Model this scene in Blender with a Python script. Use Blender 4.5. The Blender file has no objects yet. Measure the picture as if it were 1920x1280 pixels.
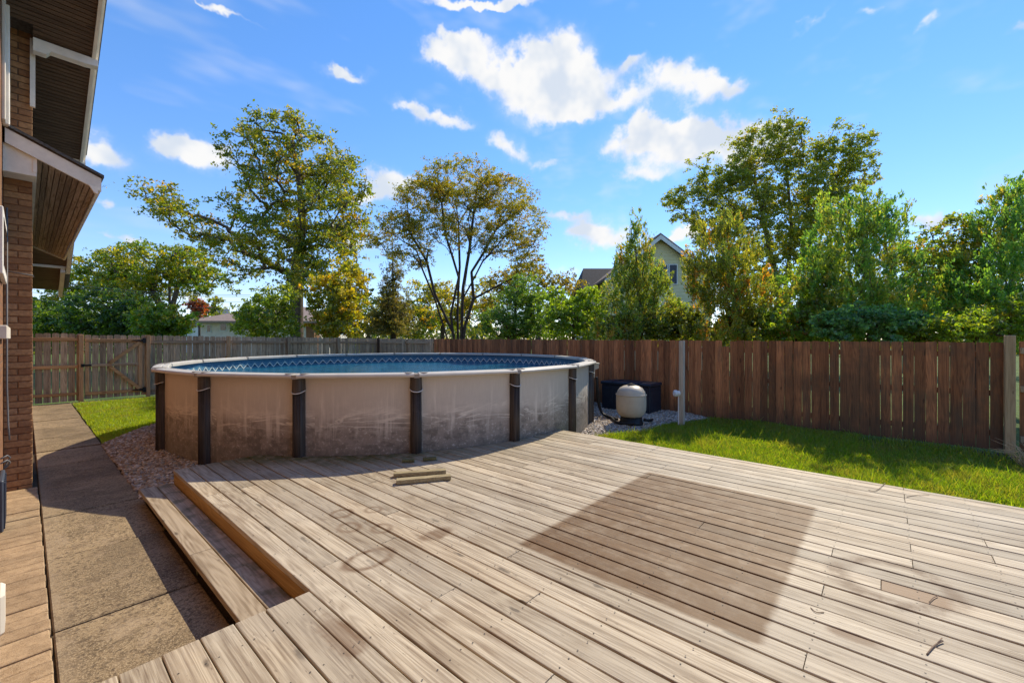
import bpy, math, random
import numpy as np
from math import sin, cos, pi, radians, atan2, sqrt
from mathutils import Vector, Matrix

# ------------------------------------------------------------------ camera, sky, sun, exposure
sc = bpy.context.scene
COL = sc.collection
AZ = radians(41.2)                      # heading of the view, measured from +X towards +Y
FX, FY = cos(AZ), sin(AZ)
RX, RY = sin(AZ), -cos(AZ)
CAMH = 1.735
FPX, HOR = 800.0, 636.0

cam = bpy.data.cameras.new('camera')
cam.lens = 15.0
cam.sensor_width = 36.0
cam.sensor_fit = 'HORIZONTAL'
cam.shift_y = -4.0 / 1920
cam.clip_start = 0.02
cam.clip_end = 3000
cam_o = bpy.data.objects.new('camera', cam)
COL.objects.link(cam_o)
cam_o.location = (0, 0, CAMH)
cam_o.rotation_euler = (pi / 2, 0, AZ - pi / 2)
sc.camera = cam_o

SUN_AZ, SUN_EL = radians(5), radians(44)
sun = bpy.data.lights.new('sun', 'SUN')
sun.energy = 2.0
sun.angle = radians(0.55)
sun.color = (1.0, 0.89, 0.70)
sun_o = bpy.data.objects.new('sun', sun)
COL.objects.link(sun_o)
sun_dir = Vector((cos(SUN_EL) * cos(SUN_AZ), cos(SUN_EL) * sin(SUN_AZ), sin(SUN_EL)))
sun_o.rotation_euler = (-sun_dir).to_track_quat('-Z', 'Y').to_euler()

sc.view_settings.view_transform = 'Standard'
sc.view_settings.look = 'None'
sc.view_settings.gamma = 1.0
sc.view_settings.use_curve_mapping = False
sc.view_settings.exposure = 1.45
SKY_STRENGTH = 0.12
CLOUD_STRENGTH = 0.355

rnd = random.Random(7)
rng = np.random.default_rng(11)


def at(u, v, d):
    """point of the place seen at (u, v) of the 1920 px photograph, d metres ahead of the camera"""
    r = (u - 960) / FPX * d
    return (d * FX + r * RX, d * FY + r * RY, CAMH - (v - HOR) / FPX * d)


def gr(u, v, z=0.0):
    return at(u, v, FPX * (CAMH - z) / (v - HOR))


class NT:
    def __init__(self, tree):
        self.t = tree
        self.n = tree.nodes
        self.l = tree.links

    def new(self, typ, ins=None, **props):
        nd = self.n.new(typ)
        for k, v in props.items():
            setattr(nd, k, v)
        if ins:
            for k, v in ins.items():
                s = nd.inputs[k]
                if isinstance(v, bpy.types.NodeSocket):
                    self.l.new(v, s)
                else:
                    s.default_value = v
        return nd

    def math(self, op, a, b=None, c=None, clamp=False):
        nd = self.n.new('ShaderNodeMath')
        nd.operation = op
        nd.use_clamp = clamp
        for i, v in enumerate((a, b, c)):
            if v is None:
                continue
            if isinstance(v, bpy.types.NodeSocket):
                self.l.new(v, nd.inputs[i])
            else:
                nd.inputs[i].default_value = v
        return nd.outputs[0]

    def vmul(self, a, b):
        return self.new('ShaderNodeVectorMath', {0: a, 1: b}, operation='MULTIPLY').outputs[0]

    def vadd(self, a, b):
        return self.new('ShaderNodeVectorMath', {0: a, 1: b}, operation='ADD').outputs[0]

    def noise(self, vec, scale, detail=3.0, rough=0.55, out='Fac', dist=0.0):
        nd = self.new('ShaderNodeTexNoise', {'Vector': vec, 'Scale': scale, 'Detail': detail, 'Roughness': rough, 'Distortion': dist})
        return nd.outputs[0 if out == 'Fac' else 1]

    def ramp(self, x, lo, hi, a=0.0, b=1.0, smooth=True):
        nd = self.new('ShaderNodeMapRange', {0: x, 1: lo, 2: hi, 3: a, 4: b})
        nd.interpolation_type = 'SMOOTHSTEP' if smooth else 'LINEAR'
        return nd.outputs[0]

    def mix(self, fac, a, b, mode='MIX'):
        nd = self.n.new('ShaderNodeMix')
        nd.data_type = 'RGBA'
        nd.blend_type = mode
        for s, v in ((nd.inputs[0], fac), (nd.inputs[6], a), (nd.inputs[7], b)):
            if isinstance(v, bpy.types.NodeSocket):
                self.l.new(v, s)
            elif isinstance(v, tuple):
                s.default_value = (v + (1,))[:4]
            else:
                s.default_value = v
        return nd.outputs[2]

    def cramp(self, x, stops):
        nd = self.new('ShaderNodeValToRGB', {0: x})
        e = nd.color_ramp.elements
        while len(e) < len(stops):
            e.new(0.5)
        for el, (p, c) in zip(e, stops):
            el.position = p
            el.color = tuple(c) + (1,)
        return nd.outputs[0]


# sky: one Nishita sky, scattered fair-weather clouds over it in the directions where they stand
world = bpy.data.worlds.new('World')
sc.world = world
world.use_nodes = True
world.cycles.sampling_method = 'MANUAL'
world.cycles.sample_map_resolution = 256
sc.cycles.max_bounces = 6
sc.cycles.diffuse_bounces = 4
sc.cycles.glossy_bounces = 2
sc.cycles.transmission_bounces = 3
w = NT(world.node_tree)
w.n.clear()
sky = w.new('ShaderNodeTexSky', sky_type='NISHITA', sun_disc=False)
sky.sun_elevation = SUN_EL
sky.sun_rotation = pi / 2 - SUN_AZ
sky.air_density = 1.0
sky.dust_density = 0.0
sky.ozone_density = 3.0
sky_col = w.new('ShaderNodeHueSaturation', {'Hue': 0.5, 'Saturation': 1.26, 'Value': 1.0, 'Color': sky.outputs[0]}).outputs[0]
sky_col = w.new('ShaderNodeGamma', {'Color': sky_col, 'Gamma': .80}).outputs[0]
sky_col = w.mix(1.0, sky_col, (.83, .81, .96), 'MULTIPLY')
gen = w.new('ShaderNodeTexCoord').outputs['Generated']
n1 = w.noise(gen, 7.0, 3, 0.6, 'Color')
n2 = w.noise(gen, 26.0, 3, 0.6, 'Color')
off = w.vadd(w.vmul(w.vadd(n1, (-.5, -.5, -.5)), (.13, .13, .09)), w.vmul(w.vadd(n2, (-.5, -.5, -.5)), (.055, .055, .045)))
dirv = w.vadd(gen, off)
sep = w.new('ShaderNodeSeparateXYZ', {0: dirv})
az = w.math('ARCTAN2', sep.outputs[1], sep.outputs[0])
hl = w.math('SQRT', w.math('ADD', w.math('MULTIPLY', sep.outputs[0], sep.outputs[0]), w.math('MULTIPLY', sep.outputs[1], sep.outputs[1])))
el = w.math('ARCTAN2', sep.outputs[2], hl)


def azel(u, v):
    k, m = (u - 960) / FPX, (HOR - v) / FPX
    x, y = FX + k * RX, FY + k * RY
    return atan2(y, x), atan2(m, sqrt(1 + k * k))


azel_v = w.new('ShaderNodeCombineXYZ', {0: az, 1: el, 2: 0.0}).outputs[0]
field = None
for (u, v, ru, rv, wt) in [
        (865, 78, 42, 15, 1.0), (850, 112, 40, 12, .9), (905, 130, 52, 22, 1.1), (985, 130, 42, 26, 1.1), (1050, 115, 48, 36, 1.3), (1090, 155, 42, 28, 1.2), (1020, 185, 62, 26, 1.1), (1060, 215, 46, 14, .9),
        (1165, 195, 44, 15, .95), (1180, 133, 22, 11, .85), (1265, 148, 38, 20, 1.15), (1340, 162, 36, 18, 1.15), (1185, 268, 50, 22, 1.15), (1250, 245, 42, 26, 1.2), (1330, 262, 62, 30, 1.25), (1390, 285, 40, 24, 1.0), (1440, 265, 40, 26, .9),
        (1205, 325, 40, 14, .85), (640, 130, 36, 12, .95), (620, 118, 16, 8, .8), (775, 205, 26, 11, .95), (830, 220, 32, 11, .85), (935, 255, 28, 12, .95), (980, 275, 34, 11, .95), (1040, 295, 26, 9, .8),
        (870, 5, 80, 10, 1.1), (940, 10, 40, 7, .9), (400, 0, 52, 6, .95), (170, 262, 38, 20, 1.0), (205, 295, 36, 18, 1.0), (335, 270, 36, 18, 1.15), (380, 295, 42, 22, 1.2), (185, 388, 18, 9, .9), (235, 455, 24, 7, .95),
        (735, 350, 36, 20, 1.3), (700, 375, 26, 12, 1.0), (1135, 447, 42, 17, 1.15), (1065, 402, 34, 10, .95), (1100, 425, 26, 9, .9), (1265, 447, 36, 11, 1.0), (1290, 435, 20, 10, .9), (1740, 415, 32, 15, 1.0), (670, 455, 36, 14, 1.0),
        (1650, 15, 36, 9, .7), (1750, 30, 22, 13, .75), (1510, 25, 30, 6, .65), (385, 548, 26, 9, .9), (1910, 50, 20, 12, .7), (1060, 505, 26, 6, .8), (560, 470, 22, 8, .7)]:
    a0, e0 = azel(u, v)
    aw = abs(azel(u - ru, v)[0] - azel(u + ru, v)[0]) / 2
    eh = abs(azel(u, v - rv)[1] - azel(u, v + rv)[1]) / 2
    sx, sy = .70 / aw, .70 / eh
    qv = w.new('ShaderNodeVectorMath', {0: azel_v, 1: (sx, sy, 0), 2: (-a0 * sx, -e0 * sy, 0)}, operation='MULTIPLY_ADD').outputs[0]
    q = w.new('ShaderNodeVectorMath', {0: qv, 1: qv}, operation='DOT_PRODUCT').outputs['Value']
    field = w.math('MULTIPLY_ADD', w.math('POWER', .36788, q), wt, 0.0 if field is None else field)
# the same kind of clouds all over the rest of the sky
plain = w.noise(w.vmul(gen, (1, 1, 2.2)), 2.6, 2, 0.5)
beyond = w.ramp(w.new('ShaderNodeVectorMath', {0: gen, 1: (FX, FY, 0)}, operation='DOT_PRODUCT').outputs['Value'], 0.35, 0.6, 1, 0)
field = w.math('ADD', field, w.math('MULTIPLY', w.math('MULTIPLY', w.ramp(plain, .56, .70), 0.9), beyond))
fb = w.noise(gen, 13.0, 6, 0.65)
dens = w.ramp(w.math('ADD', field, w.math('MULTIPLY', w.math('SUBTRACT', fb, .5), 1.5)), .34, 1.12)
dens = w.math('MAXIMUM', dens, w.ramp(field, .12, 1.3, 0, .42))
wisp = w.math('MULTIPLY', w.ramp(w.noise(w.vmul(gen, (2.0, 5.0, 9.0)), 1.6, 3, .6), .52, .8), .28)
dens = w.math('MAXIMUM', dens, wisp)
fb2 = w.noise(w.vadd(gen, (0, 0, .03)), 11.0, 3, 0.55)
ccol = w.mix(w.ramp(fb2, .36, .58), (.72, .80, .92), (1.0, 1.0, 1.0))
bg1 = w.new('ShaderNodeBackground', {'Color': sky_col, 'Strength': SKY_STRENGTH})
bg2 = w.new('ShaderNodeBackground', {'Color': ccol, 'Strength': CLOUD_STRENGTH})
mx = w.new('ShaderNodeMixShader', {0: dens, 1: bg1.outputs[0], 2: bg2.outputs[0]})
w.new('ShaderNodeOutputWorld', {'Surface': mx.outputs[0]})


# ------------------------------------------------------------------ helpers
def link(o, parent=None):
    COL.objects.link(o)
    if parent:
        o.parent = parent
    return o


def tag(o, label=None, cat=None, group=None, kind=None):
    if label:
        o['label'] = label
    if cat:
        o['category'] = cat
    if group:
        o['group'] = group
    if kind:
        o['kind'] = kind
    return o


def empty(name, loc, label=None, cat=None, group=None, kind=None):
    o = bpy.data.objects.new(name, None)
    o.location = loc
    o.empty_display_size = .1
    link(o)
    return tag(o, label, cat, group, kind)


class MB:
    def __init__(self):
        self.v, self.f, self.uv = [], [], None

    def poly(self, pts):
        b = len(self.v)
        self.v += [tuple(p) for p in pts]
        self.f.append(tuple(range(b, b + len(pts))))
        return self

    def box(self, x0, x1, y0, y1, z0, z1):
        b = len(self.v)
        self.v += [(x0, y0, z0), (x1, y0, z0), (x1, y1, z0), (x0, y1, z0), (x0, y0, z1), (x1, y0, z1), (x1, y1, z1), (x0, y1, z1)]
        self.f += [tuple(b + i for i in q) for q in ((0, 3, 2, 1), (4, 5, 6, 7), (0, 1, 5, 4), (1, 2, 6, 5), (2, 3, 7, 6), (3, 0, 4, 7))]
        return self

    def cbox(self, x0, x1, y0, y1, z0, z1, c=.004):
        """box with chamfered edges"""
        b = len(self.v)
        xs, ys, zs = (x0, x1), (y0, y1), (z0, z1)
        idx = {}
        for i in (0, 1):
            for j in (0, 1):
                for k in (0, 1):
                    sx, sy, sz = (1, -1)[i], (1, -1)[j], (1, -1)[k]
                    for a in range(3):
                        p = [xs[i] + sx * c, ys[j] + sy * c, zs[k] + sz * c]
                        p[a] = (xs[i], ys[j], zs[k])[a]
                        idx[(i, j, k, a)] = len(self.v)
                        self.v.append(tuple(p))
        I = lambda i, j, k, a: idx[(i, j, k, a)]
        for s in (0, 1):
            q = [I(s, 0, 0, 0), I(s, 1, 0, 0), I(s, 1, 1, 0), I(s, 0, 1, 0)]
            self.f.append(tuple(q if s else q[::-1]))
            q = [I(0, s, 0, 1), I(0, s, 1, 1), I(1, s, 1, 1), I(1, s, 0, 1)]
            self.f.append(tuple(q if s else q[::-1]))
            q = [I(0, 0, s, 2), I(1, 0, s, 2), I(1, 1, s, 2), I(0, 1, s, 2)]
            self.f.append(tuple(q if s else q[::-1]))
        for p in (0, 1):
            for q_ in (0, 1):
                self.f.append((I(0, p, q_, 1), I(1, p, q_, 1), I(1, p, q_, 2), I(0, p, q_, 2)))
                self.f.append((I(p, 0, q_, 0), I(p, 1, q_, 0), I(p, 1, q_, 2), I(p, 0, q_, 2)))
                self.f.append((I(p, q_, 0, 0), I(p, q_, 1, 0), I(p, q_, 1, 1), I(p, q_, 0, 1)))
        for i in (0, 1):
            for j in (0, 1):
                for k in (0, 1):
                    self.f.append((I(i, j, k, 0), I(i, j, k, 1), I(i, j, k, 2)))
        self.fix = True
        return self

    def bar(self, p, q, wd, ht, up=(0, 0, 1)):
        """box of section wd x ht from p to q"""
        p, q = Vector(p), Vector(q)
        t = (q - p).normalized()
        s = t.cross(Vector(up)).normalized()
        n = s.cross(t)
        b = len(self.v)
        for e in (p, q):
            for a, c in ((-1, -1), (1, -1), (1, 1), (-1, 1)):
                self.v.append(tuple(e + s * a * wd / 2 + n * c * ht / 2))
        self.f += [tuple(b + i for i in x) for x in ((0, 1, 2, 3), (7, 6, 5, 4), (0, 4, 5, 1), (1, 5, 6, 2), (2, 6, 7, 3), (3, 7, 4, 0))]
        self.fix = True
        return self

    def tube(self, pts, rad, n=8, caps=True):
        pts = [Vector(p) for p in pts]
        if not hasattr(rad, '__len__'):
            rad = [rad] * len(pts)
        rings = []
        for i, p in enumerate(pts):
            t = (pts[min(i + 1, len(pts) - 1)] - pts[max(i - 1, 0)]).normalized()
            a = t.cross(Vector((0.31, 0.12, 0.94)) if abs(t.z) < .9 else Vector((1, 0, 0))).normalized()
            c = t.cross(a)
            rings.append(len(self.v))
            for k in range(n):
                h = 2 * pi * k / n
                self.v.append(tuple(p + (a * cos(h) + c * sin(h)) * rad[i]))
        for i in range(len(pts) - 1):
            for k in range(n):
                self.f.append((rings[i] + k, rings[i] + (k + 1) % n, rings[i + 1] + (k + 1) % n, rings[i + 1] + k))
        if caps:
            self.f.append(tuple(rings[0] + k for k in range(n))[::-1])
            self.f.append(tuple(rings[-1] + k for k in range(n)))
        self.fix = True
        return self

    def lathe(self, prof, c=(0, 0, 0), n=32, a0=0, a1=2 * pi):
        full = abs(a1 - a0 - 2 * pi) < 1e-6
        m = n if full else n + 1
        b = len(self.v)
        for k in range(m):
            h = a0 + (a1 - a0) * k / n
            for r, z in prof:
                self.v.append((c[0] + r * cos(h), c[1] + r * sin(h), c[2] + z))
        L = len(prof)
        for k in range(n):
            k2 = (k + 1) % m
            for i in range(L - 1):
                self.f.append((b + k * L + i, b + k2 * L + i, b + k2 * L + i + 1, b + k * L + i + 1))
        return self

    def prism(self, outline, axis, a, b_):
        """outline [(p, q)] extruded from a to b_ along axis ('x': p=y q=z, 'y': p=x q=z, 'z': p=x q=y)"""
        f3 = {'x': lambda p, q, t: (t, p, q), 'y': lambda p, q, t: (p, t, q), 'z': lambda p, q, t: (p, q, t)}[axis]
        b = len(self.v)
        n = len(outline)
        for t in (a, b_):
            self.v += [f3(p, q, t) for p, q in outline]
        self.f.append(tuple(range(b, b + n)))
        self.f.append(tuple(range(b + n, b + 2 * n))[::-1])
        for i in range(n):
            j = (i + 1) % n
            self.f.append((b + j, b + i, b + n + i, b + n + j))
        self.fix = True
        return self

    def mesh(self, name, mat=None, smooth=False, origin=None):
        me = bpy.data.meshes.new(name)
        v = self.v
        if origin is not None:
            v = [(p[0] - origin[0], p[1] - origin[1], p[2] - origin[2]) for p in v]
        me.from_pydata(v, [], self.f)
        if getattr(self, 'fix', False):
            import bmesh
            bm = bmesh.new()
            bm.from_mesh(me)
            bmesh.ops.recalc_face_normals(bm, faces=bm.faces)
            bm.to_mesh(me)
            bm.free()
        if smooth:
            me.shade_smooth()
        if mat:
            me.materials.append(mat)
        return me

    def build(self, name, mat, parent=None, smooth=False, origin=None):
        """one mesh object in world coordinates; origin = where its own origin is put"""
        me = self.mesh(name, mat, smooth, origin)
        o = bpy.data.objects.new(name, me)
        link(o)
        if origin is not None:
            o.location = origin
        if parent:
            o.parent = parent
            o.matrix_parent_inverse = Matrix.Translation(parent_world(parent)).inverted()
        return o


def parent_world(p):
    v = Vector(p.location)
    q = p.parent
    if q:
        v = v if p.matrix_parent_inverse != Matrix() else v + Vector(q.location)
    return v


def inst(name, me, loc, rot=(0, 0, 0), parent=None):
    o = bpy.data.objects.new(name, me)
    o.location = loc
    o.rotation_euler = rot
    link(o)
    if parent:
        o.parent = parent
        o.matrix_parent_inverse = Matrix.Translation(parent_world(parent)).inverted()
    return o


def np_mesh(name, verts, faces, mat, cols=None, smooth=False):
    """verts (n,3), faces (m,k) of one size k, optional per-vertex colour (n,3)"""
    me = bpy.data.meshes.new(name)
    n, (m, k) = len(verts), faces.shape
    me.vertices.add(n)
    me.vertices.foreach_set('co', np.ascontiguousarray(verts, dtype=np.float32).ravel())
    me.loops.add(m * k)
    me.loops.foreach_set('vertex_index', np.ascontiguousarray(faces, dtype=np.int32).ravel())
    me.polygons.add(m)
    me.polygons.foreach_set('loop_start', np.arange(0, m * k, k, dtype=np.int32))
    if smooth:
        me.polygons.foreach_set('use_smooth', np.ones(m, dtype=bool))
    me.update(calc_edges=True)
    if cols is not None:
        ca = me.color_attributes.new('col', 'FLOAT_COLOR', 'POINT')
        ca.data.foreach_set('color', np.concatenate([cols, np.ones((n, 1))], 1).astype(np.float32).ravel())
    me.materials.append(mat)
    return me


# ------------------------------------------------------------------ materials
def new_mat(name):
    m = bpy.data.materials.new(name)
    m.use_nodes = True
    t = NT(m.node_tree)
    t.n.clear()
    return m, t


def finish(t, color, rough=.7, bump=None, bstr=.3, bdist=.01, spec=.3, metal=0.0, **kw):
    ins = {'Base Color': color if isinstance(color, bpy.types.NodeSocket) else tuple(color) + (1,), 'Roughness': rough,
           'Specular IOR Level': spec, 'Metallic': metal}
    ins.update(kw)
    p = t.new('ShaderNodeBsdfPrincipled', ins)
    if bump is not None:
        b = t.new('ShaderNodeBump', {'Strength': bstr, 'Distance': bdist, 'Height': bump})
        t.l.new(b.outputs[0], p.inputs['Normal'])
    t.new('ShaderNodeOutputMaterial', {'Surface': p.outputs[0]})


def pos_rand(t):
    """world position shifted by a per-object random amount, and that random number"""
    pos = t.new('ShaderNodeNewGeometry').outputs['Position']
    r = t.new('ShaderNodeObjectInfo').outputs['Random']
    return pos, r, t.vadd(pos, t.vmul(t.new('ShaderNodeCombineXYZ', {0: r, 1: r, 2: r}).outputs[0], (37.0, 91.0, 53.0)))


def simple(name, col, rough=.6, var=.12, scale=9.0, bump=.15, spec=.3, **kw):
    m, t = new_mat(name)
    pos, r, q = pos_rand(t)
    n = t.noise(q, scale, 5, .6)
    k = t.ramp(n, .3, .7, 1 - var, 1 + var)
    c = t.new('ShaderNodeVectorMath', {0: tuple(col), 'Scale': k}, operation='SCALE').outputs[0]
    finish(t, c, rough, t.noise(q, scale * 8, 3), bump, .004, spec, **kw)
    return m


def wood(name, light, dark, axis, var=.22, rough=.75, knots=True, grain=1.0, bump=.35, extra=None, spec=.25, face=None):
    """weathered board, grain along an axis (0 x, 1 y, 2 z)"""
    m, t = new_mat(name)
    pos, r, q = pos_rand(t)
    s1, s2, s3 = [7.0] * 3, [70.0] * 3, [18.0] * 3
    s1[axis], s2[axis], s3[axis] = .55, 1.6, .9
    n1 = t.noise(t.vmul(q, tuple(s1)), 1.0, 2, .5, dist=.4)
    ring = t.math('SINE', t.math('MULTIPLY', n1, 85.0 * grain))
    n2 = t.noise(t.vmul(q, tuple(s2)), 1.0, 4, .65)
    n3 = t.noise(t.vmul(q, tuple(s3)), 1.0, 4, .6)
    f = t.math('ADD', t.math('MULTIPLY', ring, .075), t.math('ADD', t.math('MULTIPLY', n2, .75), t.math('MULTIPLY', n3, .55)))
    f = t.ramp(f, .36, .86)
    col = t.mix(f, tuple(dark), tuple(light))
    if knots:
        ks = [9.0] * 3
        ks[axis] = 2.2
        if face is not None:
            ks[face] = 0.0
        vo = t.new('ShaderNodeTexVoronoi', {'Vector': t.vadd(t.vmul(q, tuple(ks)), t.vmul(t.noise(q, 14, 2, .5, 'Color'), (.25, .25, .25))), 'Scale': 1.0})
        kn = t.ramp(vo.outputs['Distance'], .07, .17, 1, 0)
        kn = t.math('MULTIPLY', kn, t.ramp(t.noise(q, 1.7, 1), .42, .52))
        col = t.mix(t.math('MULTIPLY', kn, .75), col, tuple(c * .35 for c in dark))
    k = t.ramp(r, 0, 1, 1 - var, 1 + var, False)
    col = t.new('ShaderNodeVectorMath', {0: col, 'Scale': k}, operation='SCALE').outputs[0]
    r2 = t.math('FRACT', t.math('MULTIPLY', r, 17.3))
    col = t.mix(t.math('MULTIPLY', r2, .3), col, t.mix(1.0, col, (1.06, .93, .78), 'MULTIPLY'))
    if extra:
        col = extra(t, pos, q, col, n2, n3)
    finish(t, col, rough, t.math('ADD', n2, t.math('MULTIPLY', ring, .12)), bump, .004, spec)
    return m


POOL = (5.48, 8.07)
POOL_R = 4.10


def deck_extra(t, pos, q, col, n2, n3):
    s = t.new('ShaderNodeSeparateXYZ', {0: pos})
    X, Y = s.outputs[0], s.outputs[1]
    big = t.noise(pos, 1.3, 5, .6)
    fine = t.noise(pos, 9.0, 4, .6)
    # bleached and greyed patches
    col = t.mix(t.ramp(big, .42, .62, 0, .35), col, (.50, .44, .34))
    streak = t.noise(t.vmul(q, (28, 1.1, 28)), 1.0, 5, .7)
    col = t.mix(t.ramp(streak, .58, .74, 0, .38), col, (.19, .145, .10))
    hair = t.noise(t.vmul(q, (160, 2.2, 160)), 1.0, 3, .6)
    col = t.mix(t.ramp(hair, .52, .66, 0, .5), col, (.20, .15, .10))
    speck = t.noise(t.vmul(q, (60, 14, 60)), 1.0, 3, .6)
    col = t.mix(t.ramp(speck, .64, .74, 0, .55), col, (.12, .085, .055))
    blot = t.noise(t.vmul(q, (7, 2.0, 7)), 1.0, 4, .6)
    col = t.mix(t.ramp(blot, .60, .74, 0, .30), col, (.30, .22, .14))
    # unfaded rectangle left where a mat used to lie
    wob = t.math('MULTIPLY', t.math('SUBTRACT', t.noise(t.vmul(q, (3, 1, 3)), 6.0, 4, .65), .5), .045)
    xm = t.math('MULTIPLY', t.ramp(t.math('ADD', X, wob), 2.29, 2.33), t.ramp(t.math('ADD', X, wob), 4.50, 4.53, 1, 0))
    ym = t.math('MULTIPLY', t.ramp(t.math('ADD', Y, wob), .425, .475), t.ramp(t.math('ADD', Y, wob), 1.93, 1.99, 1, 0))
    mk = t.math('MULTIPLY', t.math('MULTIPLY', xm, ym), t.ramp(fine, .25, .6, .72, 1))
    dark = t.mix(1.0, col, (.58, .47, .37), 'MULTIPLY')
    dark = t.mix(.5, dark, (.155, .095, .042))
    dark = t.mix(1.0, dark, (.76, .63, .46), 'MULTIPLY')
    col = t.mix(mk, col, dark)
    # stains left by pots and wet leaves
    for (u, v, ra, rb, wd, stg) in [(640, 962, .10, .10, .03, .55), (692, 1047, .20, .13, .05, .6), (655, 988, .09, .11, .03, .5), (820, 1000, .20, .10, .06, .6),
                                    (700, 955, .08, .08, .025, .45), (715, 990, .08, .09, .03, .5), 
                                    (640, 1190, .10, .28, .14, .6), (1590, 920, .10, .35, .12, .4), (1600, 1195, .06, .16, .08, .6), (940, 1195, .05, .2, .08, .4)]:
        c = gr(u, v, .28)
        dx = t.math('MULTIPLY', t.math('SUBTRACT', X, c[0]), 1.0)
        dy = t.math('MULTIPLY', t.math('SUBTRACT', Y, c[1]), ra / rb if rb else 1)
        dd = t.math('SQRT', t.math('ADD', t.math('MULTIPLY', dx, dx), t.math('MULTIPLY', dy, dy)))
        dd = t.math('ADD', dd, t.math('MULTIPLY', t.math('SUBTRACT', fine, .5), ra * (.3 if wd < .06 else 1.1)))
        if wd < .06:
            g = t.ramp(t.math('ABSOLUTE', t.math('SUBTRACT', dd, ra * .8)), 0, wd * 1.2, 1, 0)
        else:
            g = t.ramp(dd, ra * .4, ra, 1, 0)
        g = t.math('MULTIPLY', g, t.ramp(n3, .3, .62, .5, 1.25))
        col = t.mix(t.math('MULTIPLY', g, stg * 1.15, clamp=True), col, (.155, .085, .038))
    # round stain of a big planter and the browner board inside it
    dx, dy = t.math('SUBTRACT', X, 3.42), t.math('ADD', Y, .03)
    dd = t.math('SQRT', t.math('ADD', t.math('MULTIPLY', dx, dx), t.math('MULTIPLY', dy, dy)))
    dd = t.math('ADD', dd, t.math('MULTIPLY', t.math('SUBTRACT', big, .5), .22))
    g = t.math('MULTIPLY', t.ramp(t.math('ABSOLUTE', t.math('SUBTRACT', dd, .26)), .01, .085, 1, 0), t.ramp(fine, .35, .6, .3, .95))
    col = t.mix(g, col, (.16, .10, .055))
    bm_ = t.math('MULTIPLY', t.math('MULTIPLY', t.ramp(X, 3.282, 3.286), t.ramp(X, 3.424, 3.428, 1, 0)), t.math('MULTIPLY', t.ramp(Y, -.30, -.24), t.ramp(Y, .018, .022, 1, 0)))
    col = t.mix(t.math('MULTIPLY', bm_, .85), col, (.23, .135, .068))
    # green film of algae where the boards stay damp by the pool
    dx, dy = t.math('SUBTRACT', X, POOL[0]), t.math('SUBTRACT', Y, POOL[1])
    dd = t.math('SQRT', t.math('ADD', t.math('MULTIPLY', dx, dx), t.math('MULTIPLY', dy, dy)))
    g = t.math('MULTIPLY', t.ramp(t.math('ADD', dd, t.math('MULTIPLY', big, .5)), 4.45, 5.0, 1, 0), t.ramp(X, 2.6, 4.6, 1, .25))
    col = t.mix(t.math('MULTIPLY', g, t.ramp(fine, .35, .6, .45, .95)), col, (.085, .09, .022))
    return col


M = {}
M['deck'] = wood('weathered deck boards', (.52, .44, .315), (.22, .16, .10), 1, var=.24, rough=.6, bump=.5, extra=deck_extra, spec=.3, face=2)
M['riser'] = wood('yellow treated pine', (.46, .29, .10), (.30, .17, .05), 1, var=.05, rough=.7)


def step_extra(t, pos, q, col, n2, n3):
    g = t.ramp(t.noise(pos, 6, 4, .6), .45, .62, 0, .55)
    s = t.new('ShaderNodeSeparateXYZ', {0: pos})
    g = t.math('MULTIPLY', g, t.ramp(s.outputs[0], .93, .97))
    return t.mix(g, col, (.07, .075, .02))


M['step'] = wood('step boards', (.45, .365, .255), (.22, .16, .095), 1, var=.12, rough=.65, extra=step_extra)
M['scrap'] = wood('timber offcuts', (.40, .34, .20), (.22, .17, .09), 0, var=.1)
M['mossy'] = wood('mossy shims', (.17, .16, .07), (.06, .06, .02), 0, var=.1)


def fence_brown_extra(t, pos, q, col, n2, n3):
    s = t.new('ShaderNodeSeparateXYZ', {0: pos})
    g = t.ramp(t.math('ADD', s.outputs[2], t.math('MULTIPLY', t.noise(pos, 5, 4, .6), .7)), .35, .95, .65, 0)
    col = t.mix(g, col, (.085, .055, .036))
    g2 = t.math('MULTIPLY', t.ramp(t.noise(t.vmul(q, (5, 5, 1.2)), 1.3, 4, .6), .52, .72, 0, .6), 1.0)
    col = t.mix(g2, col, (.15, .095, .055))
    near_dark = t.math('MULTIPLY', t.ramp(t.noise(pos, .9, 5, .65), .40, .62), t.ramp(s.outputs[1], 3.2, .2, 0, .6))  # uneven darker brown patches, stronger towards the near end of the run
    return t.mix(near_dark, col, (.085, .062, .036))


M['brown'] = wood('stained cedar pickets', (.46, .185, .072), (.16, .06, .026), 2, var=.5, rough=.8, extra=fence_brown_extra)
M['grey'] = wood('weathered grey pickets', (.52, .40, .26), (.22, .155, .095), 2, var=.30, rough=.85)
M['cedar'] = wood('warm cedar rails', (.56, .33, .15), (.33, .17, .07), 0, var=.15, rough=.75)
M['cedar_v'] = wood('warm cedar posts', (.56, .34, .17), (.33, .18, .085), 2, var=.12, rough=.75)
M['grey_rail'] = wood('weathered rails', (.46, .34, .22), (.22, .15, .09), 0, var=.15)
M['post_pale'] = wood('bleached post', (.58, .52, .42), (.36, .31, .24), 2, var=.05)
M['post_tan'] = wood('tan fir post', (.50, .36, .20), (.33, .22, .11), 2, var=.05, knots=True)
M['white'] = simple('weathered white paint', (.80, .74, .64), .55, .10, 5)
M['cream'] = simple('cream paint', (.70, .62, .50), .55, .08, 5)
M['soffit'] = wood('dark brown soffit boards', (.115, .072, .045), (.045, .027, .017), 1, var=.2, rough=.7)
M['soffit_x'] = wood('dark brown gable soffit', (.15, .10, .066), (.07, .045, .03), 0, var=.2, rough=.7)
M['soffit_pale'] = wood('worn brown eave boards', (.40, .305, .225), (.17, .12, .082), 1, var=.32, rough=.7)
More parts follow.
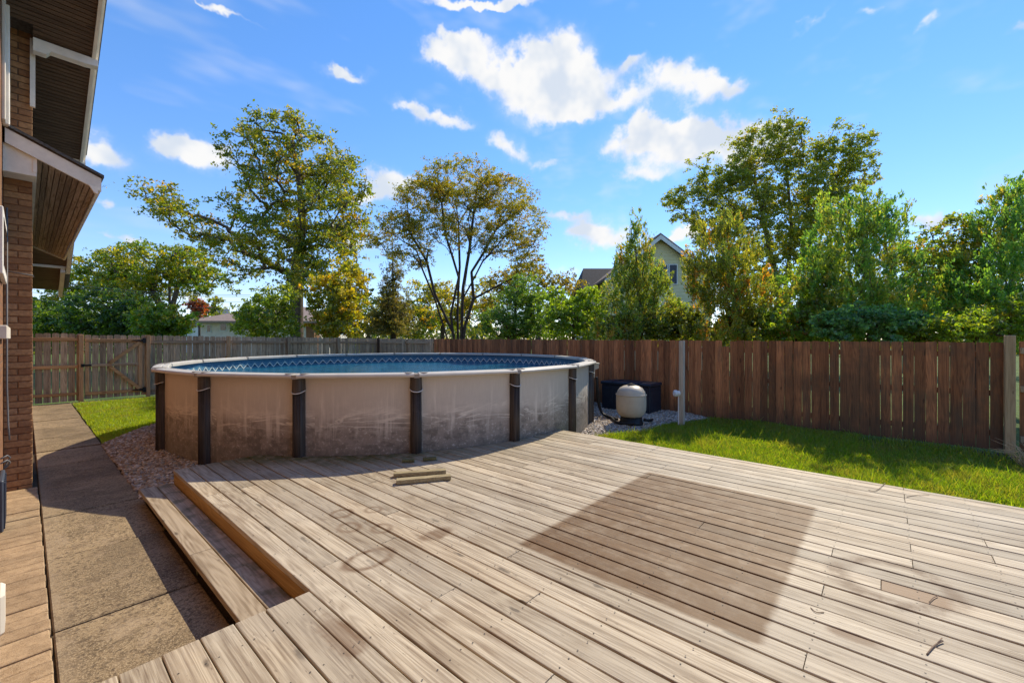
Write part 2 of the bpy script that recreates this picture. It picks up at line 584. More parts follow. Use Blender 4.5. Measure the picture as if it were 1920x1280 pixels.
M['shingle'] = simple('asphalt shingles', (.10, .095, .09), .9, .3, 40, .6)
M['black'] = simple('black plastic', (.012, .012, .013), .4, .1, 10)
M['iron'] = simple('black iron', (.012, .011, .011), .5, .1, 10)
M['navy'] = simple('dark navy resin', (.020, .026, .040), .42, .15, 8)
M['tank'] = simple('beige fibreglass tank', (.56, .47, .35), .45, .06, 6)
M['skimmer'] = simple('beige plastic', (.50, .45, .34), .5, .06, 6)
M['screw'] = simple('dull screw heads', (.06, .05, .04), .5, .1, 10)
M['bark'] = simple('grey brown bark', (.115, .085, .06), .95, .35, 6, .9)
M['bark_dark'] = simple('dark bark', (.055, .040, .030), .95, .35, 6, .9)
M['twig'] = simple('dry twig', (.22, .15, .10), .8, .2, 20)
M['straw'] = simple('dry straw', (.50, .36, .20), .8, .2, 20)
M['cable'] = simple('grey cable', (.16, .16, .16), .6, .05, 10)
M['pvc'] = simple('white plastic', (.74, .74, .72), .4, .04, 10)
M['slate'] = simple('blue grey enamel', (.055, .065, .085), .45, .1, 8)
M['dark_glass'] = simple('dark window glass', (.012, .015, .018), .08, .1, 3, 0, .6)

# brick, mortar, concrete
m, t = new_mat('fired brick')
pos, r, q = pos_rand(t)
c = t.cramp(r, [(0, (.25, .115, .05)), (.3, (.37, .19, .08)), (.6, (.46, .255, .115)), (.85, (.30, .14, .062)), (1, (.54, .32, .155))])
c = t.mix(t.ramp(t.noise(q, 30, 5, .65), .35, .7, 0, .55), c, (.155, .075, .04))
c = t.mix(t.ramp(t.noise(q, 120, 2), .60, .75, 0, .5), c, (.42, .27, .17))
finish(t, c, .85, t.noise(q, 160, 4), .5, .004)
M['brick'] = m
M['mortar'] = simple('grey mortar', (.15, .10, .07), .95, .15, 20, .5)
m, t = new_mat('brick wall courses')
pos = t.new('ShaderNodeNewGeometry').outputs['Position']
s = t.new('ShaderNodeSeparateXYZ', {0: pos})
bt = t.new('ShaderNodeTexBrick', {'Vector': t.new('ShaderNodeCombineXYZ', {0: t.math('ADD', s.outputs[1], s.outputs[0]), 1: s.outputs[2], 2: 0.0}).outputs[0], 'Color1': (.30, .14, .065, 1), 'Color2': (.19, .08, .04, 1), 'Mortar': (.15, .10, .07, 1), 'Scale': 1.0, 'Mortar Size': .006, 'Brick Width': .21, 'Row Height': .075})
c = t.mix(t.ramp(t.noise(pos, 40, 5, .65), .4, .7, 0, .5), bt.outputs[0], (.36, .2, .1))
finish(t, c, .85, t.math('SUBTRACT', t.noise(pos, 120, 3), bt.outputs[1]), .5, .01)
M['brickwall'] = m

m, t = new_mat('worn concrete slab')
pos, r, q = pos_rand(t)
s = t.new('ShaderNodeSeparateXYZ', {0: pos})
n1, n2, n3 = t.noise(pos, 1.6, 6, .65), t.noise(pos, 130, 3), t.noise(pos, 38, 4, .65)
c = t.mix(t.ramp(n1, .33, .66), (.11, .075, .038), (.30, .215, .118))
c = t.mix(t.ramp(n2, .42, .66, 0, .75), c, (.46, .35, .21))
c = t.mix(t.ramp(n3, .48, .64, 0, .8), c, (.085, .06, .036))
edge = t.ramp(t.math('ADD', s.outputs[0], t.math('MULTIPLY', n1, .12)), .16, .32, .35, 0)
c = t.mix(edge, c, (.40, .30, .19))
c = t.mix(t.ramp(t.noise(pos, 5.5, 6, .7), .5, .68, 0, .5), c, (.12, .082, .05))
c = t.mix(t.ramp(t.noise(t.vadd(pos, (9, 3, 0)), 3.0, 5, .6), .56, .66, 0, .4), c, (.40, .30, .19))
k = t.ramp(r, 0, 1, .82, 1.12, False)
c = t.new('ShaderNodeVectorMath', {0: c, 'Scale': k}, operation='SCALE').outputs[0]
finish(t, c, .85, t.math('ADD', n2, n3), .6, .006)
M['concrete'] = m

m, t = new_mat('tan paver brick')
pos, r, q = pos_rand(t)
c = t.mix(t.ramp(t.noise(q, 14, 6, .65), .3, .7), (.27, .175, .09), (.44, .30, .165))
c = t.mix(t.ramp(t.noise(q, 260, 2), .48, .68, 0, .7), c, (.56, .43, .28))
c = t.mix(t.ramp(t.noise(q, 90, 3, .6), .52, .68, 0, .6), c, (.17, .11, .06))
k = t.ramp(r, 0, 1, .84, 1.14, False)
c = t.new('ShaderNodeVectorMath', {0: c, 'Scale': k}, operation='SCALE').outputs[0]
finish(t, c, .85, t.noise(q, 200, 4), .5, .005)
M['paver'] = m

m, t = new_mat('soil')
pos = t.new('ShaderNodeNewGeometry').outputs['Position']
c = t.mix(t.ramp(t.noise(pos, 2.0, 6, .65), .35, .65), (.055, .038, .022), (.10, .07, .04))
finish(t, c, .95, t.noise(pos, 60, 5), .8, .02)
M['soil'] = m
m, t = new_mat('open grass land')
pos = t.new('ShaderNodeNewGeometry').outputs['Position']
c = t.mix(t.ramp(t.noise(pos, .8, 6, .65), .35, .65), (.055, .095, .015), (.12, .17, .03))
finish(t, c, .95, t.noise(pos, 30, 5), .8, .03)
M['land'] = m
m, t = new_mat('turf')
pos = t.new('ShaderNodeNewGeometry').outputs['Position']
c = t.mix(t.ramp(t.noise(pos, 3.0, 6, .65), .35, .65), (.09, .15, .012), (.16, .22, .02))
s = t.new('ShaderNodeSeparateXYZ', {0: pos})
bare = t.math('MULTIPLY', t.ramp(t.math('ADD', s.outputs[0], t.math('MULTIPLY', t.noise(pos, 2.2, 5, .6), 1.6)), 9.3, 10.0), t.ramp(s.outputs[1], .9, -.4))
c = t.mix(bare, c, (.075, .05, .03))
finish(t, c, .95, t.noise(pos, 60, 5), .8, .02)
M['turf'] = m


def attr_leaf(name, trans=.58, gloss=.04):
    m, t = new_mat(name)
    col = t.new('ShaderNodeAttribute', attribute_name='col').outputs['Color']
    d = t.new('ShaderNodeBsdfDiffuse', {'Color': col})
    tc = t.mix(1.0, col, (1.9, 1.75, .6), 'MULTIPLY')
    tr = t.new('ShaderNodeBsdfTranslucent', {'Color': tc})
    m1 = t.new('ShaderNodeMixShader', {0: trans, 1: d.outputs[0], 2: tr.outputs[0]})
    g = t.new('ShaderNodeBsdfGlossy', {'Color': (.9, .95, 1, 1), 'Roughness': .45})
    m2 = t.new('ShaderNodeMixShader', {0: gloss, 1: m1.outputs[0], 2: g.outputs[0]})
    t.new('ShaderNodeOutputMaterial', {'Surface': m2.outputs[0]})
    return m


M['leaf'] = attr_leaf('leaves')
M['needle'] = attr_leaf('evergreen sprays', .56, .04)
M['blade'] = attr_leaf('grass blades', .55, .03)
m, t = new_mat('river pebbles')
col = t.new('ShaderNodeAttribute', attribute_name='col').outputs['Color']
finish(t, col, .7, None)
M['pebble'] = m


# ------------------------------------------------------------------ ground, lawn, gravel, sidewalk
def sheet(name, pts, z, mat, kind='structure'):
    o = MB().poly([(p[0], p[1], z) for p in pts]).build(name, mat)
    tag(o, kind=kind)
    return o


g = sheet('ground', [(-600, -600), (1200, -600), (1200, 1200), (-600, 1200)], -.05, M['land'])
tag(g, 'open grassy ground reaching away behind the fences', 'ground')
g = sheet('soil', [(.05, -3.5), (9.88, -3.5), (9.88, 16.9), (.05, 16.9)], -.030, M['soil'])
tag(g, 'dark soil of the fenced yard', 'soil')

# concrete sidewalk of separate slabs along the house
walk = empty('sidewalk', (.45, 8, 0), 'stained concrete sidewalk running past the house to the gate', 'sidewalk', kind='structure')
ys = [-1.2, .03, 1.27, 2.49, 3.72, 4.95, 6.16, 7.38, 8.6, 9.8, 11.05, 12.3, 13.5, 14.7, 15.9, 16.88]
for i in range(len(ys) - 1):
    y0, y1 = ys[i] + .012, ys[i + 1] - .012
    dz = rnd.uniform(-.006, .004)
    tilt = rnd.uniform(-.004, .004)
    b = MB().cbox(.112, .835 + rnd.uniform(-.01, .012), y0, y1, -.09, dz, .007)
    b.v = [(x, y, z + (tilt * (1 if y > (y0 + y1) / 2 else -1) if z > -.02 else 0)) for x, y, z in b.v]
    b.build('slab', M['concrete'], walk, origin=(.45, (y0 + y1) / 2, 0))
b = MB().cbox(.85, 2.9, 16.45, 16.80, -.09, .012, .006)
b.build('slab', M['concrete'], walk, origin=(1.8, 16.6, 0))

edging = empty('brick_edging', (0, 3, 0), 'row of tan brick pavers edging the sidewalk along the house', 'paving', kind='structure')
y = -1.0
while y < 7.40:
    wd = .122 + rnd.uniform(-.006, .01)
    dx, dz = rnd.uniform(-.004, .004), rnd.uniform(-.004, .006)
    b = MB().cbox(-.155, .100 + dx, y, min(y + wd, 7.43), -.06, .022 + dz, .005)
    sk = rnd.uniform(-.004, .004)
    b.v = [(px, py + sk * (1 if px > 0 else -1), pz) for px, py, pz in b.v]
    b.build('brick', M['paver'], edging, origin=(-.03, y + wd / 2, 0))
    y += wd + rnd.uniform(.0025, .007)


# gravel beds: pebbles on soil
def ico():
    g_ = (1 + 5 ** .5) / 2
    v = np.array([(-1, g_, 0), (1, g_, 0), (-1, -g_, 0), (1, -g_, 0), (0, -1, g_), (0, 1, g_), (0, -1, -g_), (0, 1, -g_), (g_, 0, -1), (g_, 0, 1), (-g_, 0, -1), (-g_, 0, 1)], float)
    f = np.array([(0, 11, 5), (0, 5, 1), (0, 1, 7), (0, 7, 10), (0, 10, 11), (1, 5, 9), (5, 11, 4), (11, 10, 2), (10, 7, 6), (7, 1, 8), (3, 9, 4), (3, 4, 2), (3, 2, 6), (3, 6, 8), (3, 8, 9), (4, 9, 5), (2, 4, 11), (6, 2, 10), (8, 6, 7), (9, 8, 1)])
    return v / np.linalg.norm(v[0]), f


def pebbles(name, label, pts, zfun, rmin, rmax, pal):
    iv, jf = ico()
    n = len(pts)
    r = rng.uniform(rmin, rmax, n) * rng.uniform(.7, 1.15, n)
    sc3 = np.stack([r * rng.uniform(.8, 1.4, n), r * rng.uniform(.7, 1.1, n), r * rng.uniform(.45, .75, n)], 1)
    a = rng.uniform(0, 2 * pi, n)
    jit = 1 + rng.normal(0, .13, (n, 12, 1))
    V = iv[None] * jit * sc3[:, None, :]
    ca, sa = np.cos(a)[:, None], np.sin(a)[:, None]
    x = V[:, :, 0] * ca - V[:, :, 1] * sa
    yv = V[:, :, 0] * sa + V[:, :, 1] * ca
    tl = rng.normal(0, .35, (n, 1))
    V = np.stack([x + pts[:, 0:1], yv + pts[:, 1:2], V[:, :, 2] + x * tl + zfun(pts)[:, None] + rng.uniform(0, .018, (n, 1))], 2)
    Fc = (jf[None] + (np.arange(n) * 12)[:, None, None]).reshape(-1, 3)
    pal = np.array(pal)
    c = pal[rng.integers(0, len(pal), n)] * rng.uniform(.7, 1.25, (n, 1))
    me = np_mesh(name, V.reshape(-1, 3), Fc, M['pebble'], np.repeat(c, 12, 0), smooth=True)
    o = bpy.data.objects.new(name, me)
    link(o)
    tag(o, label, 'gravel', kind='stuff')


def pool_dist(p):
    return np.hypot(p[:, 0] - POOL[0], p[:, 1] - POOL[1])


PAL = [(.42, .33, .22), (.32, .23, .14), (.54, .45, .33), (.25, .17, .11), (.46, .33, .20), (.38, .33, .27), (.60, .52, .41), (.34, .23, .13)]


def left_gravel_z(p):
    return np.clip((p[:, 0] - .84) / .55, 0, 1) * .085 - .012


def grass_edge(p):                          # > 0 on the grass side of the bed's far edge
    return p[:, 1] - (9.75 + (p[:, 0] - .84) * 1.1)


P = np.stack([rng.uniform(.845, 3.2, 60000), rng.uniform(5.2, 12.2, 60000)], 1)
ok = (pool_dist(P) > POOL_R + .01) & (grass_edge(P) < 0) & ~((P[:, 0] > 1.08) & (P[:, 1] < 5.98)) & (P[:, 1] > 5.95)
pebbles('gravel', 'brown river pebbles between the sidewalk and the pool', P[ok][:11000], left_gravel_z, .016, .034, PAL)


def right_gravel_edge(p):
    return p[:, 1] - (3.62 - .22 * (p[:, 0] - 6.6) + .10 * np.sin(p[:, 0] * 3.1))


P = np.stack([rng.uniform(5.7, 9.86, 60000), rng.uniform(2.7, 6.6, 60000)], 1)
ok = (pool_dist(P) > POOL_R + .01) & (right_gravel_edge(P) > 0)
rz = lambda p: np.clip(right_gravel_edge(p) / .5, 0, 1) * .075 - .012
pebbles('gravel', 'pale gravel bed under the pool filter and storage box', P[ok][:15000], rz, .014, .028,
        [(.46, .40, .34), (.38, .33, .28), (.30, .25, .20), (.55, .50, .44), (.40, .30, .21), (.24, .20, .17), (.48, .38, .28)])
# raised soil under the two beds
def bed(fn, xs, ysr, zf, name, label):
    b = MB()
    nx, ny = 22, 30
    X = np.linspace(*xs, nx)
    Y = np.linspace(*ysr, ny)
    G = np.array([(x, y_) for x in X for y_ in Y])
    Z = zf(G) - .004
    b.v = [(G[i, 0], G[i, 1], Z[i]) for i in range(len(G))]
    for i in range(nx - 1):
        for j in range(ny - 1):
            k = i * ny + j
            cc = G[[k, k + 1, k + ny, k + ny + 1]].mean(0)[None]
            if fn(cc)[0]:
                b.f.append((k, k + ny, k + ny + 1, k + 1))
    o = b.build(name, M['soil'])
    tag(o, label, 'soil', kind='structure')


bed(lambda p: (grass_edge(p) < .15) & (pool_dist(p) > POOL_R - .2), (.84, 3.2), (5.95, 12.2), left_gravel_z, 'soil', 'soil under the brown pebbles beside the sidewalk')
bed(lambda p: (right_gravel_edge(p) > -.1) & (pool_dist(p) > POOL_R - .2), (5.7, 9.86), (2.7, 6.6), rz, 'soil', 'soil under the pale gravel by the filter')


def lawn(name, label, pts, dens_fun, hmin, hmax, cols, z0=-.01):
    n = len(pts)
    h = rng.uniform(hmin, hmax, n) * (.7 + .6 * dens_fun(pts)) * np.where(rng.uniform(0, 1, n) < .03, 1.7, 1.0)
    a = rng.uniform(0, 2 * pi, n)
    wd = rng.uniform(.003, .0065, n)
    lean = rng.normal(0, .35, (n, 2)) * h[:, None]
    dx, dy = np.cos(a) * wd, np.sin(a) * wd
    b0 = np.stack([pts[:, 0] - dx, pts[:, 1] - dy, np.full(n, z0)], 1)
    b1 = np.stack([pts[:, 0] + dx, pts[:, 1] + dy, np.full(n, z0)], 1)
    m0 = np.stack([pts[:, 0] + lean[:, 0] * .35 - dx * .7, pts[:, 1] + lean[:, 1] * .35 - dy * .7, z0 + h * .6], 1)
    m1 = np.stack([pts[:, 0] + lean[:, 0] * .35 + dx * .7, pts[:, 1] + lean[:, 1] * .35 + dy * .7, z0 + h * .6], 1)
    tp = np.stack([pts[:, 0] + lean[:, 0], pts[:, 1] + lean[:, 1], z0 + h], 1)
    V = np.stack([b0, b1, m1, m0, tp], 1).reshape(-1, 3)
    k = (np.arange(n) * 5)[:, None]
    Fc = np.concatenate([k + np.array([[0, 1, 2]]), k + np.array([[0, 2, 3]]), k + np.array([[3, 2, 4]])])
    cols = np.array(cols)
    c = cols[rng.integers(0, len(cols), n)] * rng.uniform(.7, 1.3, (n, 1))
    pt = np.sin(pts[:, 0] * 3.7 + 1.3 * np.sin(pts[:, 1] * 2.9)) * np.sin(pts[:, 1] * 4.3 + 1.7 * np.sin(pts[:, 0] * 2.3)) + rng.normal(0, .35, n)
    dry = np.clip((pt - .35) * .8, 0, .8)[:, None]  # yellowish patches: dry grass, and sun dapples put into the blade colour
    c = c * (1 - dry) + np.array([[.30, .27, .06]]) * dry * rng.uniform(.6, 1.2, (n, 1))
    me = np_mesh(name, V, Fc, M['blade'], np.repeat(c, 5, 0))
    o = bpy.data.objects.new(name, me)
    link(o)
    tag(o, label, 'grass', kind='stuff')


GRASS = [(.16, .27, .014), (.21, .33, .018), (.12, .21, .012), (.26, .34, .026), (.30, .29, .05)]
lp = [(.86, 9.85), (3.2, 12.0), (5.4, 12.75), (9.0, 12.6), (9.85, 16.4), (.86, 16.44)]
g = sheet('lawn', lp, -.012, M['turf'])
tag(g, 'patch of bright lawn before the gate', 'lawn')
P = np.stack([rng.uniform(.85, 3.4, 120000), rng.uniform(9.7, 16.43, 120000)], 1)
ok = (grass_edge(P) > -.02) & (pool_dist(P) > POOL_R + .05) & (P[:, 0] > .855 + .02 * np.sin(P[:, 1] * 5))
lawn('grass', 'short bright grass beside the sidewalk near the gate', P[ok][:52000], lambda p: np.ones(len(p)) * .5, .035, .07, [(.25, .36, .02), (.31, .40, .025), (.19, .29, .015), (.36, .38, .04)])
rp = [(5.60, -3.4), (9.86, -3.4), (9.86, 3.0), (6.6, 3.72), (5.60, 3.85)]
g = sheet('lawn', rp, -.010, M['turf'])
tag(g, 'strip of shaded lawn between the deck and the brown fence', 'lawn')
P = np.stack([rng.uniform(5.70, 9.84, 330000), rng.uniform(-2.6, 3.9, 330000)], 1)
bare = (P[:, 0] + .5 * np.sin(P[:, 1] * 2.3) + rng.normal(0, .35, len(P)) > 9.0) & (P[:, 1] < .35)
pick = rng.uniform(0, 1, len(P)) < np.clip(.35 + .65 * (P[:, 1] + 2.6) / 3, .3, 1)
ok = (right_gravel_edge(P) < .05) & (~bare | (rng.uniform(0, 1, len(P)) < .06)) & (pick | (P[:, 0] < 8.6)) & (pool_dist(P) > POOL_R + .05)
lawn('grass', 'lush green grass between the deck and the brown fence', P[ok][:170000], lambda p: .5 + .5 * np.sin(p[:, 0] * 2.1 + np.sin(p[:, 1] * 1.7) * 2), .04, .10, GRASS)

# ------------------------------------------------------------------ deck
DZ = .28
deck = empty('deck', (3.4, 2.0, 0), 'weathered wooden deck of long boards wrapping the front of the pool', 'deck')


def board(parent, x0, x1, y0a, y0b, y1a, y1b, z1, th, mat, name='board', c=.005, cup=0.0):
    """board along y; its ends may be cut on the skew: a at x0, b at x1"""
    prof = [(x0, z1 - th), (x1, z1 - th), (x1, z1 - c), (x1 - c * .35, z1 - c * .3), (x1 - c, z1), (x0 + c, z1), (x0 + c * .35, z1 - c * .3), (x0, z1 - c)]
    b = MB()
    f = lambda x, a, e: a + (e - a) * (x - x0) / (x1 - x0)
    n = len(prof)
    e1 = .0015
    for (ya, yb, s) in ((y0a, y0b, 1), (y1a, y1b, -1)):
        b.v += [(x, f(x, ya, yb) + s * (e1 if z > z1 - c * .5 else 0), z) for x, z in prof]
    b.f.append(tuple(range(n)))
    b.f.append(tuple(range(n, 2 * n))[::-1])
    for i in range(n):
        j = (i + 1) % n
        b.f.append((j, i, n + i, n + j))
    b.fix = True
    return b.build(name, mat, parent, origin=((x0 + x1) / 2, (y0a + y1a) / 2, z1))


def pool_y(x, r=POOL_R + .02):
    dx = abs(x - POOL[0])
    return POOL[1] - sqrt(max(r * r - dx * dx, 0)) if dx < r else 99


screws = MB()


def screw(x, y, z, r=.0042):
    b = len(screws.v)
    for k in range(6):
        screws.v.append((x + r * cos(k * pi / 3), y + r * sin(k * pi / 3), z))
    screws.f.append(tuple(range(b, b + 6)))


rows = [(.12, .262), (.268, .411), (.417, .558), (.564, .705), (.711, .850), (.856, .996), (1.002, 1.086)]
x = 1.092
while x < 5.66:
    rows.append((x, min(x + .1362, 5.69)))
    x += .1462
YB = -3.4
JOIST = .406
for i, (x0, x1) in enumerate(rows):
    left = x0 < 1.09
    if left:
        ya = yb = 2.51
    else:
        ya, yb = min(pool_y(x0), 5.97), min(pool_y(x1), 5.97)
        ya, yb = min(ya, 5.97), min(yb, 5.97)
    # butt joints on the joists
    cuts = []
    yy = YB + rnd.choice([3, 4, 5, 6, 7, 8, 9]) * JOIST
    while yy < min(ya, yb) - .5:
        cuts.append(yy + .02)
        yy += rnd.choice([6, 8, 9, 9, 11]) * JOIST
    if abs(x0 - 3.285) < .03:
        cuts = [-1.9, .020, 2.46]
    starts = [YB] + [c + .0008 for c in cuts]
    ends = [c - .0008 for c in cuts] + [None]
    for s, e in zip(starts, ends):
        dz = rnd.uniform(-.0022, .0022)
        jx = rnd.uniform(-.0012, .0012)
        if e is None:
            board(deck, x0 + jx, x1 + jx, s, s, ya, yb, DZ + dz, .036, M['deck'])
        else:
            board(deck, x0 + jx, x1 + jx, s, s, e, e, DZ + dz, .036, M['deck'])
    yy = YB
    while yy < min(ya, yb):
        if yy > -1.5:
            for sx in (x0 + .028, x1 - .028):
                screw(sx + rnd.uniform(-.006, .006), yy + .02 + rnd.uniform(-.012, .012), DZ + .0027)
        yy += JOIST
# joists, rim boards
for k in range(24):
    yy = YB + k * JOIST + .02
    if yy > 5.9:
        break
    xe0 = 1.14 if yy > 2.47 else .14
    # stop the joist at the pool
    if yy > POOL[1] - POOL_R - .1:
        dx = sqrt(max((POOL_R + .1) ** 2 - (POOL[1] - yy) ** 2, 0))
        xe1 = POOL[0] - dx
    else:
        xe1 = 5.64
    if xe1 - xe0 > .1:
        MB().box(xe0, xe1, yy - .019, yy + .019, .10, DZ - .040).build('joist', M['mossy'], deck)
MB().cbox(1.093, 1.130, 2.52, 5.955, .115, DZ - .038, .003).build('rim_board', M['riser'], deck, origin=(1.11, 4.2, .2))
MB().cbox(.125, 1.088, 2.468, 2.505, .115, DZ - .038, .003).build('rim_board', M['riser'], deck, origin=(.6, 2.48, .2))
MB().cbox(5.645, 5.683, YB, 3.70, .06, DZ - .038, .003).build('rim_board', M['deck'], deck, origin=(5.66, 0, .2))
MB().cbox(1.135, 1.53, 5.915, 5.952, .06, DZ - .038, .003).build('rim_board', M['riser'], deck, origin=(1.3, 5.9, .2))
o = screws.build('screw', M['screw'], deck)
o['kind'] = 'stuff'
# low step of two boards along the left side of the deck
SZ = .145
step = empty('deck_step', (.95, 4.2, 0), 'low step of two long boards in the recess beside the sidewalk', 'step')
board(step, .800, .940, 2.53, 2.53, 3.86, 3.86, SZ, .036, M['step'], 'tread')
board(step, .800, .940, 3.863, 3.863, 5.96, 5.96, SZ, .036, M['step'], 'tread')
board(step, .948, 1.085, 2.53, 2.53, 3.40, 3.40, SZ - .002, .036, M['step'], 'tread')
board(step, .948, 1.085, 3.403, 3.403, 5.96, 5.96, SZ - .003, .036, M['step'], 'tread')
for yy in (2.7, 3.86, 5.0, 5.9):
    MB().box(.845, 1.08, yy - .02, yy + .02, -.02, SZ - .038).build('cleat', M['mossy'], step)

# ------------------------------------------------------------------ pool
m, t = new_mat('printed pool wall')
uv = t.new('ShaderNodeUVMap').outputs[0]
s = t.new('ShaderNodeSeparateXYZ', {0: uv})
U, Z = s.outputs[0], s.outputs[1]
uf = t.math('FRACT', t.math('DIVIDE', U, 1.435))
uv2 = t.new('ShaderNodeCombineXYZ', {0: uf, 1: Z, 2: t.math('MULTIPLY', t.math('FLOOR', t.math('DIVIDE', U, 1.435)), .37)}).outputs[0]
nb = t.noise(uv2, 2.6, 6, .62)
nf = t.noise(uv, 26, 6, .68)
nm = t.noise(uv2, 9, 6, .66)
zz = t.math('ADD', Z, t.math('MULTIPLY', t.math('SUBTRACT', nb, .5), .28))
c = t.cramp(t.math('DIVIDE', zz, 1.3), [(0.0, (.27, .225, .18)), (.22, (.28, .23, .185)), (.42, (.30, .245, .195)), (.54, (.37, .305, .245)), (.60, (.54, .46, .37)), (.8, (.60, .52, .42)), (1, (.62, .535, .43))])
low = t.ramp(zz, .72, .58)
c = t.mix(t.math('MULTIPLY', low, t.ramp(nf, .53, .66, 0, .8)), c, (.66, .59, .50))
c = t.mix(t.math('MULTIPLY', low, t.ramp(nm, .38, .55, .75, 0)), c, (.12, .097, .075))
rid = t.math('ABSOLUTE', t.math('SUBTRACT', t.noise(t.vmul(uv2, (1.6, 4.6, 1)), 1.0, 5, .65, dist=.9), .5))
band = t.ramp(t.math('ABSOLUTE', t.math('SUBTRACT', zz, .72)), .03, .17, 1, 0)
c = t.mix(t.math('MULTIPLY', t.ramp(rid, 0, .042, 1, 0), t.math('MULTIPLY', band, .9)), c, (.78, .69, .56))
halo = t.ramp(t.math('ABSOLUTE', t.math('SUBTRACT', zz, .80)), .02, .24, .30, 0)
c = t.mix(t.math('MULTIPLY', halo, t.ramp(nm, .4, .62)), c, (.74, .65, .53))
st = t.noise(t.vmul(uv2, (15, .7, 1)), 1.0, 5, .65)
c = t.mix(t.math('MULTIPLY', t.ramp(st, .52, .68), t.ramp(t.math('ABSOLUTE', t.math('SUBTRACT', Z, .80)), .08, .46, .8, 0)), c, (.76, .67, .55))
c = t.mix(t.ramp(t.noise(uv, 1.1, 4, .6), .4, .7, 0, .22), c, (.40, .36, .31))
c = t.mix(t.ramp(t.noise(t.vmul(uv, (90, 5, 1)), 1.0, 3, .6), .35, .65, .14, 0), c, (.36, .30, .23))
c = t.mix(t.ramp(t.math('ADD', Z, t.math('MULTIPLY', nf, .25)), .42, .52, .35, 0), c, (.13, .12, .085))
finish(t, c, .5, t.noise(uv, 90, 3), .08, .003, .35)
M['poolwall'] = m

m, t = new_mat('pool liner with zigzag tile band')
uv = t.new('ShaderNodeUVMap').outputs[0]
s = t.new('ShaderNodeSeparateXYZ', {0: uv})
U, Z = s.outputs[0], s.outputs[1]
cell = t.new('ShaderNodeTexVoronoi', {'Vector': uv, 'Scale': 42.0})
c = t.mix(t.ramp(t.noise(uv, 30, 3), .35, .65), (.035, .13, .23), (.08, .22, .33))
tri = t.math('ABSOLUTE', t.math('SUBTRACT', t.math('FRACT', t.math('DIVIDE', U, .215)), .5))
zl = t.math('ADD', 1.035, t.math('MULTIPLY', tri, .21))
d1 = t.math('ABSOLUTE', t.math('SUBTRACT', Z, zl))
inside = t.math('MULTIPLY', t.ramp(t.math('SUBTRACT', zl, Z), .015, .03), t.ramp(Z, 1.055, 1.07))
c = t.mix(t.math('MULTIPLY', inside, .8), c, (.008, .02, .045))
d2 = t.math('ABSOLUTE', t.math('SUBTRACT', Z, t.math('ADD', 1.105, t.math('MULTIPLY', tri, .12))))
c = t.mix(t.ramp(d2, .006, .012, .5, 0), c, (.25, .36, .38))
c = t.mix(t.ramp(d1, .010, .017, 1, 0), c, (.66, .70, .62))
c = t.mix(t.ramp(Z, .98, 1.0, 1, 0), c, (.03, .21, .34))
finish(t, c, .45, None)
M['liner'] = m
m, t = new_mat('pool water')
pos = t.new('ShaderNodeNewGeometry').outputs['Position']
h1 = t.noise(t.vmul(pos, (1.0, 1.0, 0)), 5.5, 4, .55, dist=.6)
h2 = t.noise(t.vmul(pos, (1.0, 1.0, 0)), 19, 3, .55)
c = t.mix(t.ramp(h1, .4, .62), (.006, .075, .145), (.018, .15, .235))
finish(t, c, .12, t.math('ADD', h1, t.math('MULTIPLY', h2, .35)), .55, .05, .35, IOR=1.33)
M['water'] = m
M['rail'] = simple('cream resin rail', (.58, .53, .45), .42, .07, 4, .05, .4)
M['cap'] = simple('taupe resin cap', (.30, .265, .225), .5, .08, 6)
m, t = new_mat('ribbed dark brown upright')
pos = t.new('ShaderNodeNewGeometry').outputs['Position']
obj = t.new('ShaderNodeTexCoord').outputs['Object']
n = t.noise(t.vmul(obj, (60, 60, 1.5)), 1.0, 4, .6)
c = t.mix(t.ramp(n, .3, .7), (.036, .028, .022), (.085, .066, .052))
c = t.mix(t.ramp(t.noise(pos, 7, 5, .6), .55, .75, 0, .35), c, (.13, .11, .09))
finish(t, c, .5, n, .5, .004, .35)
M['upright'] = m

pool = empty('pool', (POOL[0], POOL[1], 0), 'round above ground pool with tan printed wall and cream top rail', 'pool')


def ring_wall(name, r, z0, z1, mat, n=144, inward=False):
    me = bpy.data.meshes.new(name)
    v, f, uvs = [], [], []
    for k in range(n + 1):
        a = 2 * pi * k / n
        v += [(r * cos(a), r * sin(a), z0), (r * cos(a), r * sin(a), z1)]
    for k in range(n):
        q = (2 * k, 2 * k + 2, 2 * k + 3, 2 * k + 1)
        f.append(q[::-1] if inward else q)
    me.from_pydata(v, [], f)
    ul = me.uv_layers.new(name='UVMap')
    for p in me.polygons:
        for li in p.loop_indices:
            vi = me.loops[li].vertex_index
            ul.data[li].uv = (r * 2 * pi * (vi // 2) / n - PH0 * r + 40, v[vi][2])
    me.materials.append(mat)
    me.shade_smooth()
    return inst(name, me, (0, 0, 0), parent=None)


PH0 = radians(178.5)


def child(o, parent, loc=(0, 0, 0)):
    o.parent = parent
    o.location = loc
    return o


child(ring_wall('wall', POOL_R, -.03, 1.285, M['poolwall']), pool)
child(ring_wall('liner', POOL_R - .02, 0, 1.28, M['liner'], inward=True), pool)
b = MB()
nr = 96
b.v = [((POOL_R - .025) * cos(2 * pi * k / nr), (POOL_R - .025) * sin(2 * pi * k / nr), 1.02) for k in range(nr)]
b.f = [tuple(range(nr))]
child(inst('water', b.mesh('water', M['water']), (0, 0, 0)), pool)

